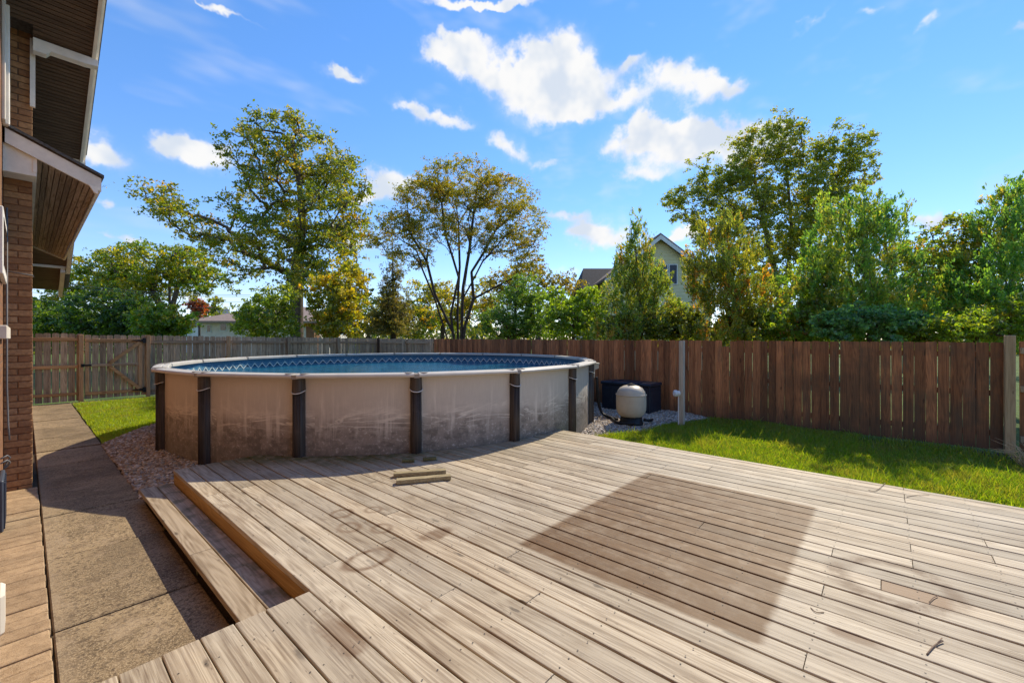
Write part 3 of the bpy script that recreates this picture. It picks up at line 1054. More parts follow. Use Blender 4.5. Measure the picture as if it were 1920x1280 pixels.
# one upright, one rail and one cap, each shared by the 18 bays (local x points outwards)
prof = []
for k in range(9):
    a = -pi / 2 + pi * k / 8
    prof.append((.012 + .092 * cos(a) ** .7, .074 * sin(a)))
outl = [(-.0, -.074)] + prof + [(-.0, .074)]
b = MB()
outl2 = [(x, y_) for x, y_ in prof]
for z, wd in ((0.0, 1.0), (.55, .98), (1.20, .95)):
    b.v += [(POOL_R - .01 + x * (1.0 if z < 1 else .92), y_ * wd, z) for x, y_ in outl2]
n = len(outl2)
for i in range(2):
    for k in range(n - 1):
        b.f.append((i * n + k, i * n + k + 1, (i + 1) * n + k + 1, (i + 1) * n + k))
b.f.append(tuple(range(2 * n, 3 * n)))
# ribs down the face
for yy in (-.045, -.022, 0, .022, .045):
    xx = POOL_R + .002 + .092 * sqrt(max(0, 1 - (yy / .074) ** 2)) ** .7
    b.box(xx - .006, xx + .004, yy - .004, yy + .004, .01, 1.08)
up_me = b.mesh('upright', M['upright'], True)
b = MB()
# smooth dark cap below the rail with a pale curved lip at its lower edge
for z, wd, dp in ((1.10, .079, .100), (1.25, .072, .100)):
    b.v += [(POOL_R - .006 + (.012 + dp * cos(-pi / 2 + pi * k / 8) ** .7), wd * sin(-pi / 2 + pi * k / 8), z - (.035 * cos(-pi / 2 + pi * k / 8) if z < 1.2 else 0)) for k in range(9)]
for k in range(8):
    b.f.append((k, k + 1, 9 + k + 1, 9 + k))
cap_me = b.mesh('upright_cap', M['upright'], True)
b = MB()
pts = [(POOL_R - .003 + (.014 + .100 * cos(-pi / 2 + pi * k / 12) ** .7), .081 * sin(-pi / 2 + pi * k / 12), 1.10 - .035 * cos(-pi / 2 + pi * k / 12)) for k in range(13)]
b.tube(pts, .0055, 6)
lip_me = b.mesh('lip', M['pvc'], True)
# rail: bay between two uprights, nearly straight
HALF = radians(10)
GAPA = .030 / 4.2
b = MB()
rp = [(4.035, 1.250), (4.035, 1.296), (4.050, 1.306), (4.110, 1.309), (4.122, 1.302), (4.138, 1.309), (4.200, 1.307), (4.236, 1.300), (4.250, 1.286), (4.252, 1.270), (4.244, 1.258), (4.200, 1.252), (4.10, 1.252)]
ns = 6
for k in range(ns + 1):
    a = -HALF + GAPA + (2 * HALF - 2 * GAPA) * k / ns
    fl = (cos(HALF) / cos(a)) * .65 + .35          # between a chord and an arc
    fl = fl / ((cos(HALF) / cos(HALF)) * .65 + .35)
    b.v += [(r * fl * cos(a), r * fl * sin(a), z) for r, z in rp]
L = len(rp)
for k in range(ns):
    for i in range(L):
        j = (i + 1) % L
        b.f.append((k * L + i, (k + 1) * L + i, (k + 1) * L + j, k * L + j))
b.f.append(tuple(range(L)))
b.f.append(tuple(range(ns * L, ns * L + L)))
b.fix = True
rail_me = b.mesh('top_rail', M['rail'], False)
b = MB()
for (a0, a1) in ((-1, 1),):
    b.box(4.04, 4.243, -.034, .034, 1.246, 1.297)
jc_me = b.mesh('rail_joint', M['cap'])
b = MB()
for sgn in (-1, 1):
    c0 = (4.150, sgn * .095)
    ov = [(c0[0] + .072 * cos(2 * pi * k / 16), c0[1] + .05 * sin(2 * pi * k / 16)) for k in range(16)]
    b.prism(ov, 'z', 1.300, 1.3125)
pad_me = b.mesh('rail_pad', M['cap'])
for i in range(18):
    a = PH0 + i * radians(20)
    o = child(inst('upright', up_me, (0, 0, 0)), pool)
    o.rotation_euler.z = a
    c2 = child(inst('upright_cap', cap_me, (0, 0, 0)), o)
    child(inst('lip', lip_me, (0, 0, 0)), c2).parent = o
    o = child(inst('top_rail', rail_me, (0, 0, 0)), pool)
    o.rotation_euler.z = a + radians(10)
    o = child(inst('rail_joint', jc_me, (0, 0, 0)), pool)
    o.rotation_euler.z = a
    child(inst('rail_pad', pad_me, (0, 0, 0)), o)
# skimmer box hung outside the wall at the right
sa = radians(306)
sk = MB()
sk.prism([(4.12, .93), (4.22, .93), (4.235, 1.10), (4.31, 1.13), (4.31, 1.215), (4.12, 1.215)], 'y', -.11, .11)
sk.box(4.115, 4.325, -.12, .12, 1.215, 1.235)
o = child(inst('skimmer', sk.mesh('skimmer', M['skimmer']), (0, 0, 0)), pool)
o.rotation_euler.z = sa
o['label'] = 'beige skimmer box on the outside of the wall'

# ------------------------------------------------------------------ fences
def picket_mesh(name, wd, h, mat, ear=.03, th=.017, rounded=False, z0=.03):
    b = MB()
    if rounded:
        out = [(-wd / 2, z0), (wd / 2, z0), (wd / 2, h - ear), (wd / 2 - ear * .25, h - ear * .35), (wd / 2 - ear, h), (-wd / 2 + ear, h), (-wd / 2 + ear * .25, h - ear * .35), (-wd / 2, h - ear)]
    else:
        out = [(-wd / 2, z0), (wd / 2, z0), (wd / 2, h - ear), (wd / 2 - ear, h), (-wd / 2 + ear, h), (-wd / 2, h - ear)]
    b.prism(out, 'y', -th / 2, th / 2)
    return b.mesh(name, mat)


def fence_run(parent, p, q, pitch, wd, ztop, mat, ear, rounded, jit=.012, low=None, gapfun=None, z0=.03):
    """pickets from p to q (on plan); ztop(s) with s 0..1"""
    L = sqrt((q[0] - p[0]) ** 2 + (q[1] - p[1]) ** 2)
    ang = atan2(q[1] - p[1], q[0] - p[0])
    meshes = {}
    s = 0.0
    i = 0
    while s < L - wd * .5:
        h = ztop(s / L) + rnd.uniform(-jit, jit)
        if low and i in low:
            h -= low[i]
        key = (round(h / .008), rnd.randint(0, 1))
        if key not in meshes:
            meshes[key] = picket_mesh('picket', wd * (1 if key[1] else .985), key[0] * .008, mat, ear, .017, rounded, z0)
        x, y = p[0] + (q[0] - p[0]) * (s + wd / 2) / L, p[1] + (q[1] - p[1]) * (s + wd / 2) / L
        off = rnd.uniform(-.005, .005)
        inst('picket', meshes[key], (x - sin(ang) * off, y + cos(ang) * off, 0), (rnd.uniform(-.004, .004), rnd.uniform(-.005, .005), ang), parent)
        s += pitch if gapfun is None else gapfun(s / L)
        i += 1


# grey back fence, left of the gate, gate, right of the gate
BY = 16.90
f1 = empty('fence', (.5, BY, 0), 'short weathered picket fence panel between the house and the gate', 'fence')
fence_run(f1, (.02, BY), (1.09, BY), .1535, .137, lambda s: 1.895, M['grey'], .032, True)
for z, h in ((1.735, .085), (.985, .085), (.235, .075)):
    MB().cbox(.02, .975, BY - .055, BY - .014, z - h / 2, z + h / 2, .003).build('rail', M['cedar'], f1, origin=(.5, BY - .03, z))
MB().cbox(.985, 1.085, BY - .110, BY - .012, -.03, 1.865, .004).build('post', M['cedar_v'], f1, origin=(1.03, BY - .06, 0))

gate = empty('gate', (1.75, BY, 0), 'wooden gate with diagonal braces and black iron hinges', 'gate')
fence_run(gate, (1.10, BY), (2.45, BY), .1515, .136, lambda s: 1.865 - .01 * s, M['grey'], .032, True, z0=.06)
GX0, GX1 = 1.11, 2.34
G = lambda: MB()
G().cbox(GX0, GX1, BY - .052, BY - .013, 1.655, 1.745, .003).build('top_rail', M['cedar'], gate, origin=(1.7, BY, 1.7))
G().cbox(GX0 + .093, GX1 - .093, BY - .050, BY - .013, .965, 1.045, .003).build('middle_rail', M['grey_rail'], gate, origin=(1.7, BY, 1.0))
G().cbox(GX0, GX1, BY - .052, BY - .013, .170, .255, .003).build('bottom_rail', M['cedar'], gate, origin=(1.7, BY, .2))
G().cbox(GX0, GX0 + .09, BY - .052, BY - .013, .258, 1.652, .003).build('stile', M['cedar_v'], gate, origin=(GX0, BY, 1))
G().cbox(GX1 - .09, GX1, BY - .052, BY - .013, .258, 1.652, .003).build('stile', M['cedar_v'], gate, origin=(GX1, BY, 1))
for z0_, z1_ in ((1.05, 1.64), (.96, .27)):
    MB().bar((1.62, BY - .070, z0_), (2.27, BY - .070, z1_), .085, .036, up=(0, 1, 0)).build('brace', M['cedar'], gate)
for z in (1.70, .225):
    h = MB()
    h.prism([(2.10, z - .006), (2.36, z - .03), (2.36, z + .03), (2.10, z + .006)], 'y', BY - .098, BY - .056)
    h.box(2.335, 2.41, BY - .118, BY - .098, z - .075, z + .075)
    h.build('hinge', M['iron'], gate)
h = MB().box(1.035, 1.24, BY - .085, BY - .055, .985, 1.03)
h.box(1.03, 1.09, BY - .135, BY - .111, .965, 1.05)
h.build('latch', M['iron'], gate)

CORN = (10.02, 16.42)
f2 = empty('fence', (6, 16.7, 0), 'long weathered grey picket fence along the back of the yard', 'fence')
zt = lambda s: 1.85 - .075 * s
p0, p1 = (2.52, BY), CORN
fence_run(f2, p0, p1, .1515, .139, zt, M['grey'], .030, True)


def along(p, q, s):
    return (p[0] + (q[0] - p[0]) * s, p[1] + (q[1] - p[1]) * s)


for z, h in ((1.66, .085), (.95, .085), (.22, .08)):
    a, b_ = along(p0, p1, 0), along(p0, p1, .995)
    MB().bar((a[0], a[1] - .036, z), (b_[0], b_[1] - .036, z - .055), .038, h).build('rail', M['grey_rail'], f2)
b = MB().cbox(2.42, 2.515, BY - .110, BY - .012, -.03, 1.86, .004)
b.build('post', M['cedar_v'], f2, origin=(2.46, BY, 0))


def x_on_back(u):
    k = (u - 960) / 800
    # line y = BY - .064 (x - 2.52)
    # r = k d  with r = RX x + RY y, d = FX x + FY y
    A = RX - k * FX
    B = k * FY - RY
    sl = (CORN[1] - BY) / (CORN[0] - 2.52)
    # A x = B y ; y = BY + sl (x - 2.52)
    return B * (BY - sl * 2.52) / (A - B * sl)


for u in (426, 539, 632):
    x = x_on_back(u)
    s_ = (x - p0[0]) / (p1[0] - p0[0])
    y_ = p0[1] + (p1[1] - p0[1]) * s_
    MB().cbox(x - .047, x + .047, y_ - .155, y_ - .058, -.03, zt(s_) + .015, .004).build('post', M['cedar_v'] if u < 500 else M['grey'], f2, origin=(x, y_, 0))
MB().cbox(CORN[0] - .09, CORN[0] + .01, CORN[1] - .16, CORN[1] - .05, -.03, 1.80, .004).build('post', M['soffit'], f2, origin=(CORN[0], CORN[1], 0))

f3 = empty('fence', (9.95, 14.4, 0), 'older grey stretch of side fence meeting the back corner', 'fence')
q0, q1 = (9.92, 12.47), (10.0, 16.34)
fence_run(f3, q0, q1, .1505, .140, lambda s: 1.745 + .02 * s, M['grey'], .030, True)
for z in (1.62, .92, .22):
    MB().bar((q0[0] - .036, q0[1], z), (q1[0] - .036, q1[1] - .2, z), .038, .085).build('rail', M['grey_rail'], f3)
for yy in (14.28, 12.52):
    MB().cbox(9.775, 9.865, yy - .045, yy + .045, -.03, 1.76, .004).build('post', M['grey'], f3, origin=(9.82, yy, 0))

f4 = empty('fence', (9.9, 5.5, 0), 'brown stained board fence along the right side of the yard', 'fence')


def gap_b(s):          # 0 at the near end
    return .1412 + ((.0045 * rnd.random() ** 2 if s < .5 else 0) + .0006 * rnd.random())


fence_run(f4, (9.9, -1.36), (9.9, 12.42), .1412, .1378, lambda s: 1.690 + .06 * s, M['brown'], .014, False, jit=.007, low={27: .12}, gapfun=gap_b)
for z in (1.50, .90, .28):
    MB().box(9.913, 9.951, -1.3, 12.4, z - .045, z + .045).build('rail', M['brown'], f4)
for yy in (.9, 3.3, 5.7, 8.1, 10.5):
    MB().box(9.952, 10.04, yy - .045, yy + .045, -.03, 1.62).build('post', M['brown'], f4)

f5 = empty('fence', (9.9, -2.6, 0), 'fence section with exposed rails beyond the thick tan post', 'fence')
px, py = 9.86, -1.42
MB().cbox(px - .052, px + .052, py - .055, py + .055, -.04, 1.795, .006).build('post', M['post_tan'], f5, origin=(px, py, 0))
fence_run(f5, (10.0, -4.6), (10.0, -1.56), .146, .1395, lambda s: 1.70, M['brown'], .014, False, jit=.008)
for z in (1.56, .98, .22):
    MB().cbox(9.945, 9.985, -4.6, -1.54, z - .045, z + .045, .003).build('rail', M['grey'], f5)

# ------------------------------------------------------------------ brick house on the left
PY = 7.45                                   # face of the projecting brick bay
WX, BX = -.16, .06                          # near wall plane, bay plane
house = empty('brick_house', (-.3, 7.5, 0), 'brown brick house with white trimmed eaves along the sidewalk', 'house')
MB().box(-3.0, WX, -3.0, PY + .1, -.04, 6.6).build('wall', M['brickwall'], house)
MB().box(-3.0, BX - .004, PY + .012, 16.8, -.04, 3.80).build('wall', M['brickwall'], house)
MB().box(-3.0, BX - .004, PY + .012, 9.6, 3.80, 6.6).build('wall', M['mortar'], house)
bm_cache = {}


def brick_mesh(wd):
    k = round(wd, 3)
    if k not in bm_cache:
        bm_cache[k] = MB().cbox(-wd / 2, wd / 2, -.05, .05, -.032, .032, .0035).mesh('brick', M['brick'])
    return bm_cache[k]


n_course = 0
z = -.01
while z < 6.5:
    segs = [(WX + .003, BX)] if n_course % 2 else [(WX + .003, -.055), (-.046, BX)]
    for a, b_ in segs:
        inst('brick', brick_mesh(b_ - a), ((a + b_) / 2, PY + .05 + rnd.uniform(-.003, .002), z + .032), (0, 0, rnd.uniform(-.006, .006)), house)
    z += .0745
    n_course += 1

# lower roof: rake facing the camera, eave running away along the wall
RY0, RY1 = 7.12, 14.0
EX, EZ, SL = .612, 3.675, .452             # eave edge, its top, slope
zt_ = lambda x: EZ + (EX - x) * SL
roof = empty('roof', (.2, 10, 3.8))
roof.parent = house
roof.matrix_parent_inverse = Matrix.Translation(house.location).inverted()


def slope_prism(x0, x1, top, th, y0, y1):
    return MB().prism([(x0, zt_(x0) + top), (x1, zt_(x1) + top), (x1, zt_(x1) + top - th), (x0, zt_(x0) + top - th)], 'y', y0, y1)


slope_prism(WX, EX + .02, .045, .030, RY0 - .03, RY1 + .02).build('shingles', M['shingle'], house)
slope_prism(WX, EX, .012, .016, RY0, RY1).build('roof_deck', M['soffit'], house)
slope_prism(WX + .02, EX - .002, -.006, .155, RY0 - .004, RY0 + .028).build('rake_board', M['white'], house)
MB().prism([(.50, zt_(.50) - .15), (EX - .03, zt_(EX) - .13), (EX - .03, zt_(EX) - .20), (.545, zt_(.5) - .235)], 'y', RY0 - .010, RY0 + .036).build('rake_end', M['white'], house)
MB().box(EX - .035, EX - .004, RY0 + .03, RY1, EZ - .150, EZ - .012).build('fascia', M['white'], house)
xs = np.linspace(BX + .03, EX - .04, 11)
for i in range(10):
    a, b_ = xs[i] + .0035, xs[i + 1] - .0035
    MB().prism([(a, zt_(a) - .115), (b_, zt_(b_) - .115), (b_, zt_(b_) - .130), (a, zt_(a) - .130)], 'y', RY0 + .03, RY1 - .05).build('soffit_board', M['soffit_pale'], house)
slope_prism(BX, EX - .03, -.10, .060, RY1 - .045, RY1 + .005).build('rake_board', M['white'], house)
MB().box(BX + .001, BX + .032, PY - .30, RY1 - .06, 3.60, 3.83).build('frieze_board', M['white'], house)
MB().cbox(WX + .002, BX + .028, PY - .29, PY - .004, 3.555, 3.86, .004).build('beam', M['white'], house)

# upper gable: its rake falls away from the camera; dark soffit, lookout, white barge board
GXo = .57
gz = lambda y: 4.40 + (9.0 - y) * .453      # underside of the gable soffit
GY0, GY1 = 3.0, 9.05


def gable_slab(x0, x1, y0, y1, lo, hi, sub=1):
    return MB().prism([(y0, gz(y0) + lo), (y1, gz(y1) + lo), (y1, gz(y1) + hi), (y0, gz(y0) + hi)], 'x', x0, x1)


gable_slab(BX, GXo - .03, GY0, GY1, .02, .05).build('roof_deck', M['soffit_x'], house)
rib = MB()
y = GY0
while y < GY1 - .05:
    rib.prism([(y, gz(y)), (y + .040, gz(y + .040)), (y + .040, gz(y + .040) + .021), (y, gz(y) + .021)], 'x', WX if y < PY - .3 else BX, GXo - .032)
    y += .052
rib.build('gable_soffit', M['soffit_x'], house)
gable_slab(GXo - .030, GXo, GY0, GY1, -.035, .13).build('barge_board', M['white'], house)
gable_slab(GXo + .001, GXo + .03, GY0, GY1 + .05, .04, .155).build('barge_board', M['white'], house)
gable_slab(WX, GXo + .05, GY0, GY1 + .05, .16, .19).build('shingles', M['shingle'], house)
yb = 7.32
b = MB().prism([(BX + .003, gz(yb) - .005), (GXo + .025, gz(yb) - .005), (GXo + .025, gz(yb) - .085), (GXo - .09, gz(yb) - .10), (.20, gz(yb) - .10), (.165, gz(yb) - .15), (BX + .003, gz(yb) - .15)], 'y', yb - .055, yb + .055)
b.build('lookout', M['white'], house)
MB().box(BX - .02, BX + .022, PY - .045, PY - .002, 4.42, gz(PY) + .1).build('corner_trim', M['white'], house)
MB().box(GXo - .14, GXo + .03, GY1 - .05, GY1 + .02, gz(GY1) - .12, gz(GY1) + .02).build('rake_end', M['white'], house)
# white corner boards beside the bay, window casings on the near wall
MB().cbox(WX + .001, WX + .055, PY - .42, PY - .26, 4.02, 6.6, .006).build('corner_board', M['white'], house)
MB().cbox(WX + .001, WX + .030, PY - .56, PY - .43, 4.02, 6.6, .006).build('corner_board', M['cream'], house)
MB().tube([(WX + .06, PY - .25, 4.0), (WX + .075, PY - .25, 3.94), (WX + .04, PY - .23, 3.90), (WX + .03, PY - .25, 3.86)], .016, 8).build('downspout_elbow', M['white'], house, True)
wn = MB().cbox(WX + .001, WX + .035, 5.9, 7.05, 2.32, 2.92, .005)
o = wn.build('window', M['white'], house)
MB().box(WX + .034, WX + .038, 6.0, 6.95, 2.40, 2.84).build('pane', M['dark_glass'], o)
MB().cbox(WX + .001, WX + .060, 5.85, 7.10, 1.74, 1.86, .006).build('window_sill', M['cream'], house)
MB().tube([(WX + .03, 7.36, 3.2), (WX + .03, 7.36, 1.2), (WX + .04, 7.33, .78), (WX + .05, 7.30, .62)], .009, 6).build('cable', M['cable'], house, True)
MB().tube([(WX + .02, PY - .006, 2.50), (BX + .004, PY - .008, 2.475), (BX + .010, PY + .05, 2.46)], .005, 6).build('cable', M['cable'], house, True)

# second, farther gable end of the house
g2 = lambda y: 4.25 - (y - 14.3) * .455
G2 = lambda x0, x1, y0, y1, lo, hi: MB().prism([(y0, g2(y0) + lo), (y1, g2(y1) + lo), (y1, g2(y1) + hi), (y0, g2(y0) + hi)], 'x', x0, x1)
G2(.70, .775, 14.05, 15.9, -.10, .09).build('barge_board', M['white'], house)
G2(BX, .70, 14.05, 16.9, .0, .05).build('gable_soffit', M['soffit_x'], house)
G2(.60, .68, 15.75, 16.95, -.16, -.005).build('barge_board', M['cream'], house)
MB().box(BX, .69, 15.72, 15.78, g2(15.75) - .06, g2(15.75) + .0).build('lookout', M['white'], house)
G2(BX - .1, .80, 14.0, 16.95, .10, .14).build('shingles', M['shingle'], house)

# things standing against or fixed to the near wall
b = MB()
b.cbox(WX + .004, -.122, 5.86, 6.36, .03, .49, .010)
for k in range(6):
    yy = 5.90 + k * .08
    b.box(-.124, -.114, yy, yy + .035, .05, .46)
mt = empty('utility_box', (-.1, 6.1, 0), 'blue grey ribbed utility box at the foot of the house wall', 'utility box')
b.build('body', M['slate'], mt)
b = MB()
for dz in (0, .045):
    b.tube([(WX + .01, 6.30, .56 + dz), (-.11, 6.33, .58 + dz), (-.092, 6.36, .55 + dz), (-.11, 6.38, .51 + dz), (-.13, 6.36, .50)], .007, 6)
b.build('wire', M['cable'], mt, True)
ds = empty('downspout', (-.08, 2.3, 0), 'white downspout with a tan box at the left edge beside the pavers', 'downspout')
MB().cbox(-.150, -.058, 2.30, 2.365, .022, .72, .010).build('pipe', M['pvc'], ds)
MB().cbox(-.155, -.045, 2.27, 2.395, .72, .865, .010).build('outlet', M['cream'], ds)

# ------------------------------------------------------------------ filter, storage box, lamp post
fx, fy, fz = 7.93, 3.80, .065
flt = empty('sand_filter', (fx, fy, fz), 'beige sand filter tank on a black base by the brown fence', 'pool filter')
prof = [(0, .10), (.10, .105), (.19, .135), (.255, .20), (.285, .28), (.290, .36), (.290, .54), (.284, .585), (.262, .65), (.215, .71), (.15, .745), (.08, .762), (0, .765)]
MB().lathe(prof, (fx, fy, fz), 40).build('tank', M['tank'], flt, True)
MB().lathe([(.0, 0), (.235, 0), (.235, .03), (.215, .05), (.205, .16), (.0, .16)], (fx, fy, fz), 32).build('base', M['black'], flt, True)
b = MB().lathe([(.0, .755), (.075, .755), (.08, .765), (.07, .78), (.0, .78)], (fx, fy, fz), 20)
b.bar((fx - .09, fy, fz + .782), (fx + .09, fy + .02, fz + .786), .03, .02)
b.build('valve', M['black'], flt)
b = MB().lathe([(.291, .565), (.297, .57), (.297, .585), (.286, .592)], (fx, fy, fz), 40)
b.build('seam', M['tank'], flt, True)
b = MB()
b.tube([(fx + .16, fy - .20, .14), (fx + .30, fy - .27, .115), (fx + .42, fy - .25, .11)], .03, 8)
b.build('drain', M['black'], flt, True)

ho = MB()
P0 = (POOL[0] + 4.27 * cos(sa), POOL[1] + 4.27 * sin(sa))
curve = [(P0[0], P0[1], .94), (P0[0] + .02, P0[1] - .03, .60), (P0[0] + .03, P0[1] - .06, .30), (P0[0] + .02, P0[1] - .16, .16), (P0[0] - .03, P0[1] - .36, .12), (fx - .32, fy + .12, .11), (fx - .20, fy - .20, .115)]


def smooth_path(pts, n=6):
    pts = [Vector(p) for p in pts]
    out = []
    for i in range(len(pts) - 1):
        a, b_, c_, d_ = pts[max(i - 1, 0)], pts[i], pts[i + 1], pts[min(i + 2, len(pts) - 1)]
        for k in range(n):
            s = k / n
            out.append(.5 * ((2 * b_) + (c_ - a) * s + (2 * a - 5 * b_ + 4 * c_ - d_) * s * s + (3 * b_ - a - 3 * c_ + d_) * s ** 3))
    out.append(pts[-1])
    return out


ho.tube(smooth_path(curve), .028, 10)
o = ho.build('hose', M['black'], None, True)
tag(o, 'black hose dropping from the skimmer to the sand filter', 'hose', 'pool hoses')
ho = MB()
c2 = [(P0[0] + .07, P0[1] + .03, .75), (P0[0] + .10, P0[1] + .0, .35), (P0[0] + .12, P0[1] - .08, .17), (P0[0] + .10, P0[1] - .22, .12), (fx - .1, fy + .25, .13)]
ho.tube(smooth_path(c2), .026, 10)
o = ho.build('hose', M['black'], None, True)
tag(o, 'second black hose lying behind the first one on the gravel', 'hose', 'pool hoses')

bxo = empty('storage_box', (9.5, 4.55, .06), 'dark navy resin deck box against the fence behind the filter', 'storage box')
bx0, bx1, by0, by1 = 9.17, 9.80, 3.95, 5.15
MB().cbox(bx0, bx1, by0, by1, .05, .66, .012).build('body', M['navy'], bxo)
MB().cbox(bx0 - .025, bx1 + .02, by0 - .025, by1 + .025, .663, .735, .018).build('lid', M['navy'], bxo)
for k in range(4):
    y0 = by0 + .05 + k * .285
    MB().cbox(bx0 - .012, bx0 + .006, y0, y0 + .255, .10, .60, .006).build('panel', M['navy'], bxo)
MB().cbox(bx0 + .05, bx1 - .05, by0 - .012, by0 + .006, .10, .60, .006).build('panel', M['navy'], bxo)
for yy in (by0 + .25, by1 - .3):
    MB().box(bx0 - .02, bx1 - .08, yy, yy + .03, .735, .748).build('ridge', M['navy'], bxo)

lx, ly = 8.62, 3.05
lpst = empty('lamp_post', (lx, ly, 0), 'slim pale post standing on the lawn edge before the brown fence', 'post')
MB().cbox(lx - .045, lx + .045, ly - .045, ly + .045, -.04, 1.705, .005).build('post', M['post_pale'], lpst, origin=(lx, ly, 0))
lamp = empty('outdoor_light', (lx - .1, ly + .1, .6), 'round white outdoor light fixture on the side of the pale post', 'light')
dvec = Vector((-RX, -RY, 0))
c0 = Vector((lx, ly, .66)) + dvec * .048
b = MB()
b.tube([c0, c0 + dvec * .045], .052, 18)
b.build('mount', M['pvc'], lamp)
b = MB()
b.tube([c0 + dvec * .045, c0 + dvec * .055, c0 + dvec * .10, c0 + dvec * .115], [.035, .066, .066, .05], 18)
b.build('shade', M['pvc'], lamp)
b = MB().tube([c0 + dvec * .02 - Vector((0, 0, .05)), c0 + dvec * .02 - Vector((0, 0, .66))], .012, 8)
b.build('conduit', M['pvc'], lamp)

# ------------------------------------------------------------------ loose things on the deck
def offcut(u0, v0, u1, v1, z, wd, ht, mat, label, cat='timber', group=None, tilt=0):
    a, b_ = Vector(gr(u0, v0, z)), Vector(gr(u1, v1, z))
    a.z = b_.z = z + ht / 2
    b = MB().bar(a, b_, wd, ht)
    o = b.build('timber_offcut', mat, None, origin=tuple((a + b_) / 2))
    bv = o.modifiers.new('bevel', 'BEVEL')
    bv.width = .004
    bv.segments = 2
    tag(o, label, cat, group)


offcut(738, 893, 836, 886, DZ + .004, .075, .040, M['scrap'], 'short timber offcut lying nearer the pool on the deck', group='timber offcuts on the deck')
offcut(743, 906, 845, 897, DZ + .004, .085, .042, M['scrap'], 'short timber offcut lying in front of its twin on the deck', group='timber offcuts on the deck')
offcut(754, 866, 777, 865, DZ + .004, .06, .030, M['mossy'], 'mossy wood shim left of the pool upright foot', group='mossy shims by the pool')
offcut(793, 863, 818, 861, DZ + .004, .06, .030, M['mossy'], 'mossy wood shim right of the pool upright foot', group='mossy shims by the pool')
for pts, lab in [([(1738, 1228), (1748, 1216), (1757, 1208), (1768, 1203)], 'forked brown twig lying on the lower right deck boards'),
                 ([(1520, 1140), (1530, 1149), (1545, 1149)], 'curved twig beside the edge of the dark rectangle on the deck'),
                 ([(1700, 932), (1720, 929), (1742, 928)], 'thin twig on the deck near the lawn edge'),
                 ([(1742, 1130), (1750, 1122), (1758, 1118)], 'thin twig on the stained patch of the deck'),
                 ([(1628, 919), (1642, 921), (1660, 906)], 'thin twig by the worn boards near the lawn')]:
    P3 = [Vector(gr(u, v, DZ)) + Vector((0, 0, .005 + .002 * (i % 2))) for i, (u, v) in enumerate(pts)]
    b = MB().tube(smooth_path(P3, 4), .0035 if 'forked' in lab else .0022, 6)
    if 'forked' in lab:
        b.tube([P3[2], P3[2] + Vector((.05, -.02, .010))], .0025, 5)
    tag(b.build('twig', M['twig'], None, True), lab, 'twig', 'twigs on the deck')

# dry tuft at the right edge
b = MB()
tc = gr(1935, 880, 0)
for k in range(70):
    a, r_ = rnd.uniform(0, 2 * pi), rnd.uniform(.15, .45)
    h = rnd.uniform(.1, .35)
    p = Vector((tc[0] + rnd.uniform(-.08, .08), tc[1] + rnd.uniform(-.08, .08), 0))
    e = p + Vector((cos(a) * r_, sin(a) * r_, h))
    mid = (p + e) / 2 + Vector((0, 0, .10))
    b.tube([p, mid, e], [.004, .003, .001], 4, False)
o = b.build('dry_grass_tuft', M['straw'])
tag(o, 'dry straw coloured ornamental grass at the right edge by the thick post', 'grass tuft')


# ------------------------------------------------------------------ trees and shrubs
def spread(u, v, d, ru, rv, rd, n, shell=.5):
    """n points through an ellipsoid centred at photo position (u, v) and depth d; radii in photo px"""
    c = np.array(at(u, v, d))
    x = rng.normal(0, 1, (n, 3))
    x /= np.linalg.norm(x, axis=1)[:, None]
    x *= (shell + (1 - shell) * rng.uniform(0, 1, (n, 1)) ** .6)
    k = d / FPX
    R3, F3, Z3 = np.array([RX, RY, 0]), np.array([FX, FY, 0]), np.array([0, 0, 1.0])
    return c + x[:, :1] * ru * k * R3 + x[:, 1:2] * rd * k * F3 + x[:, 2:] * rv * k * Z3


LEAF_K = np.array([2.05, 1.85, 1.15])


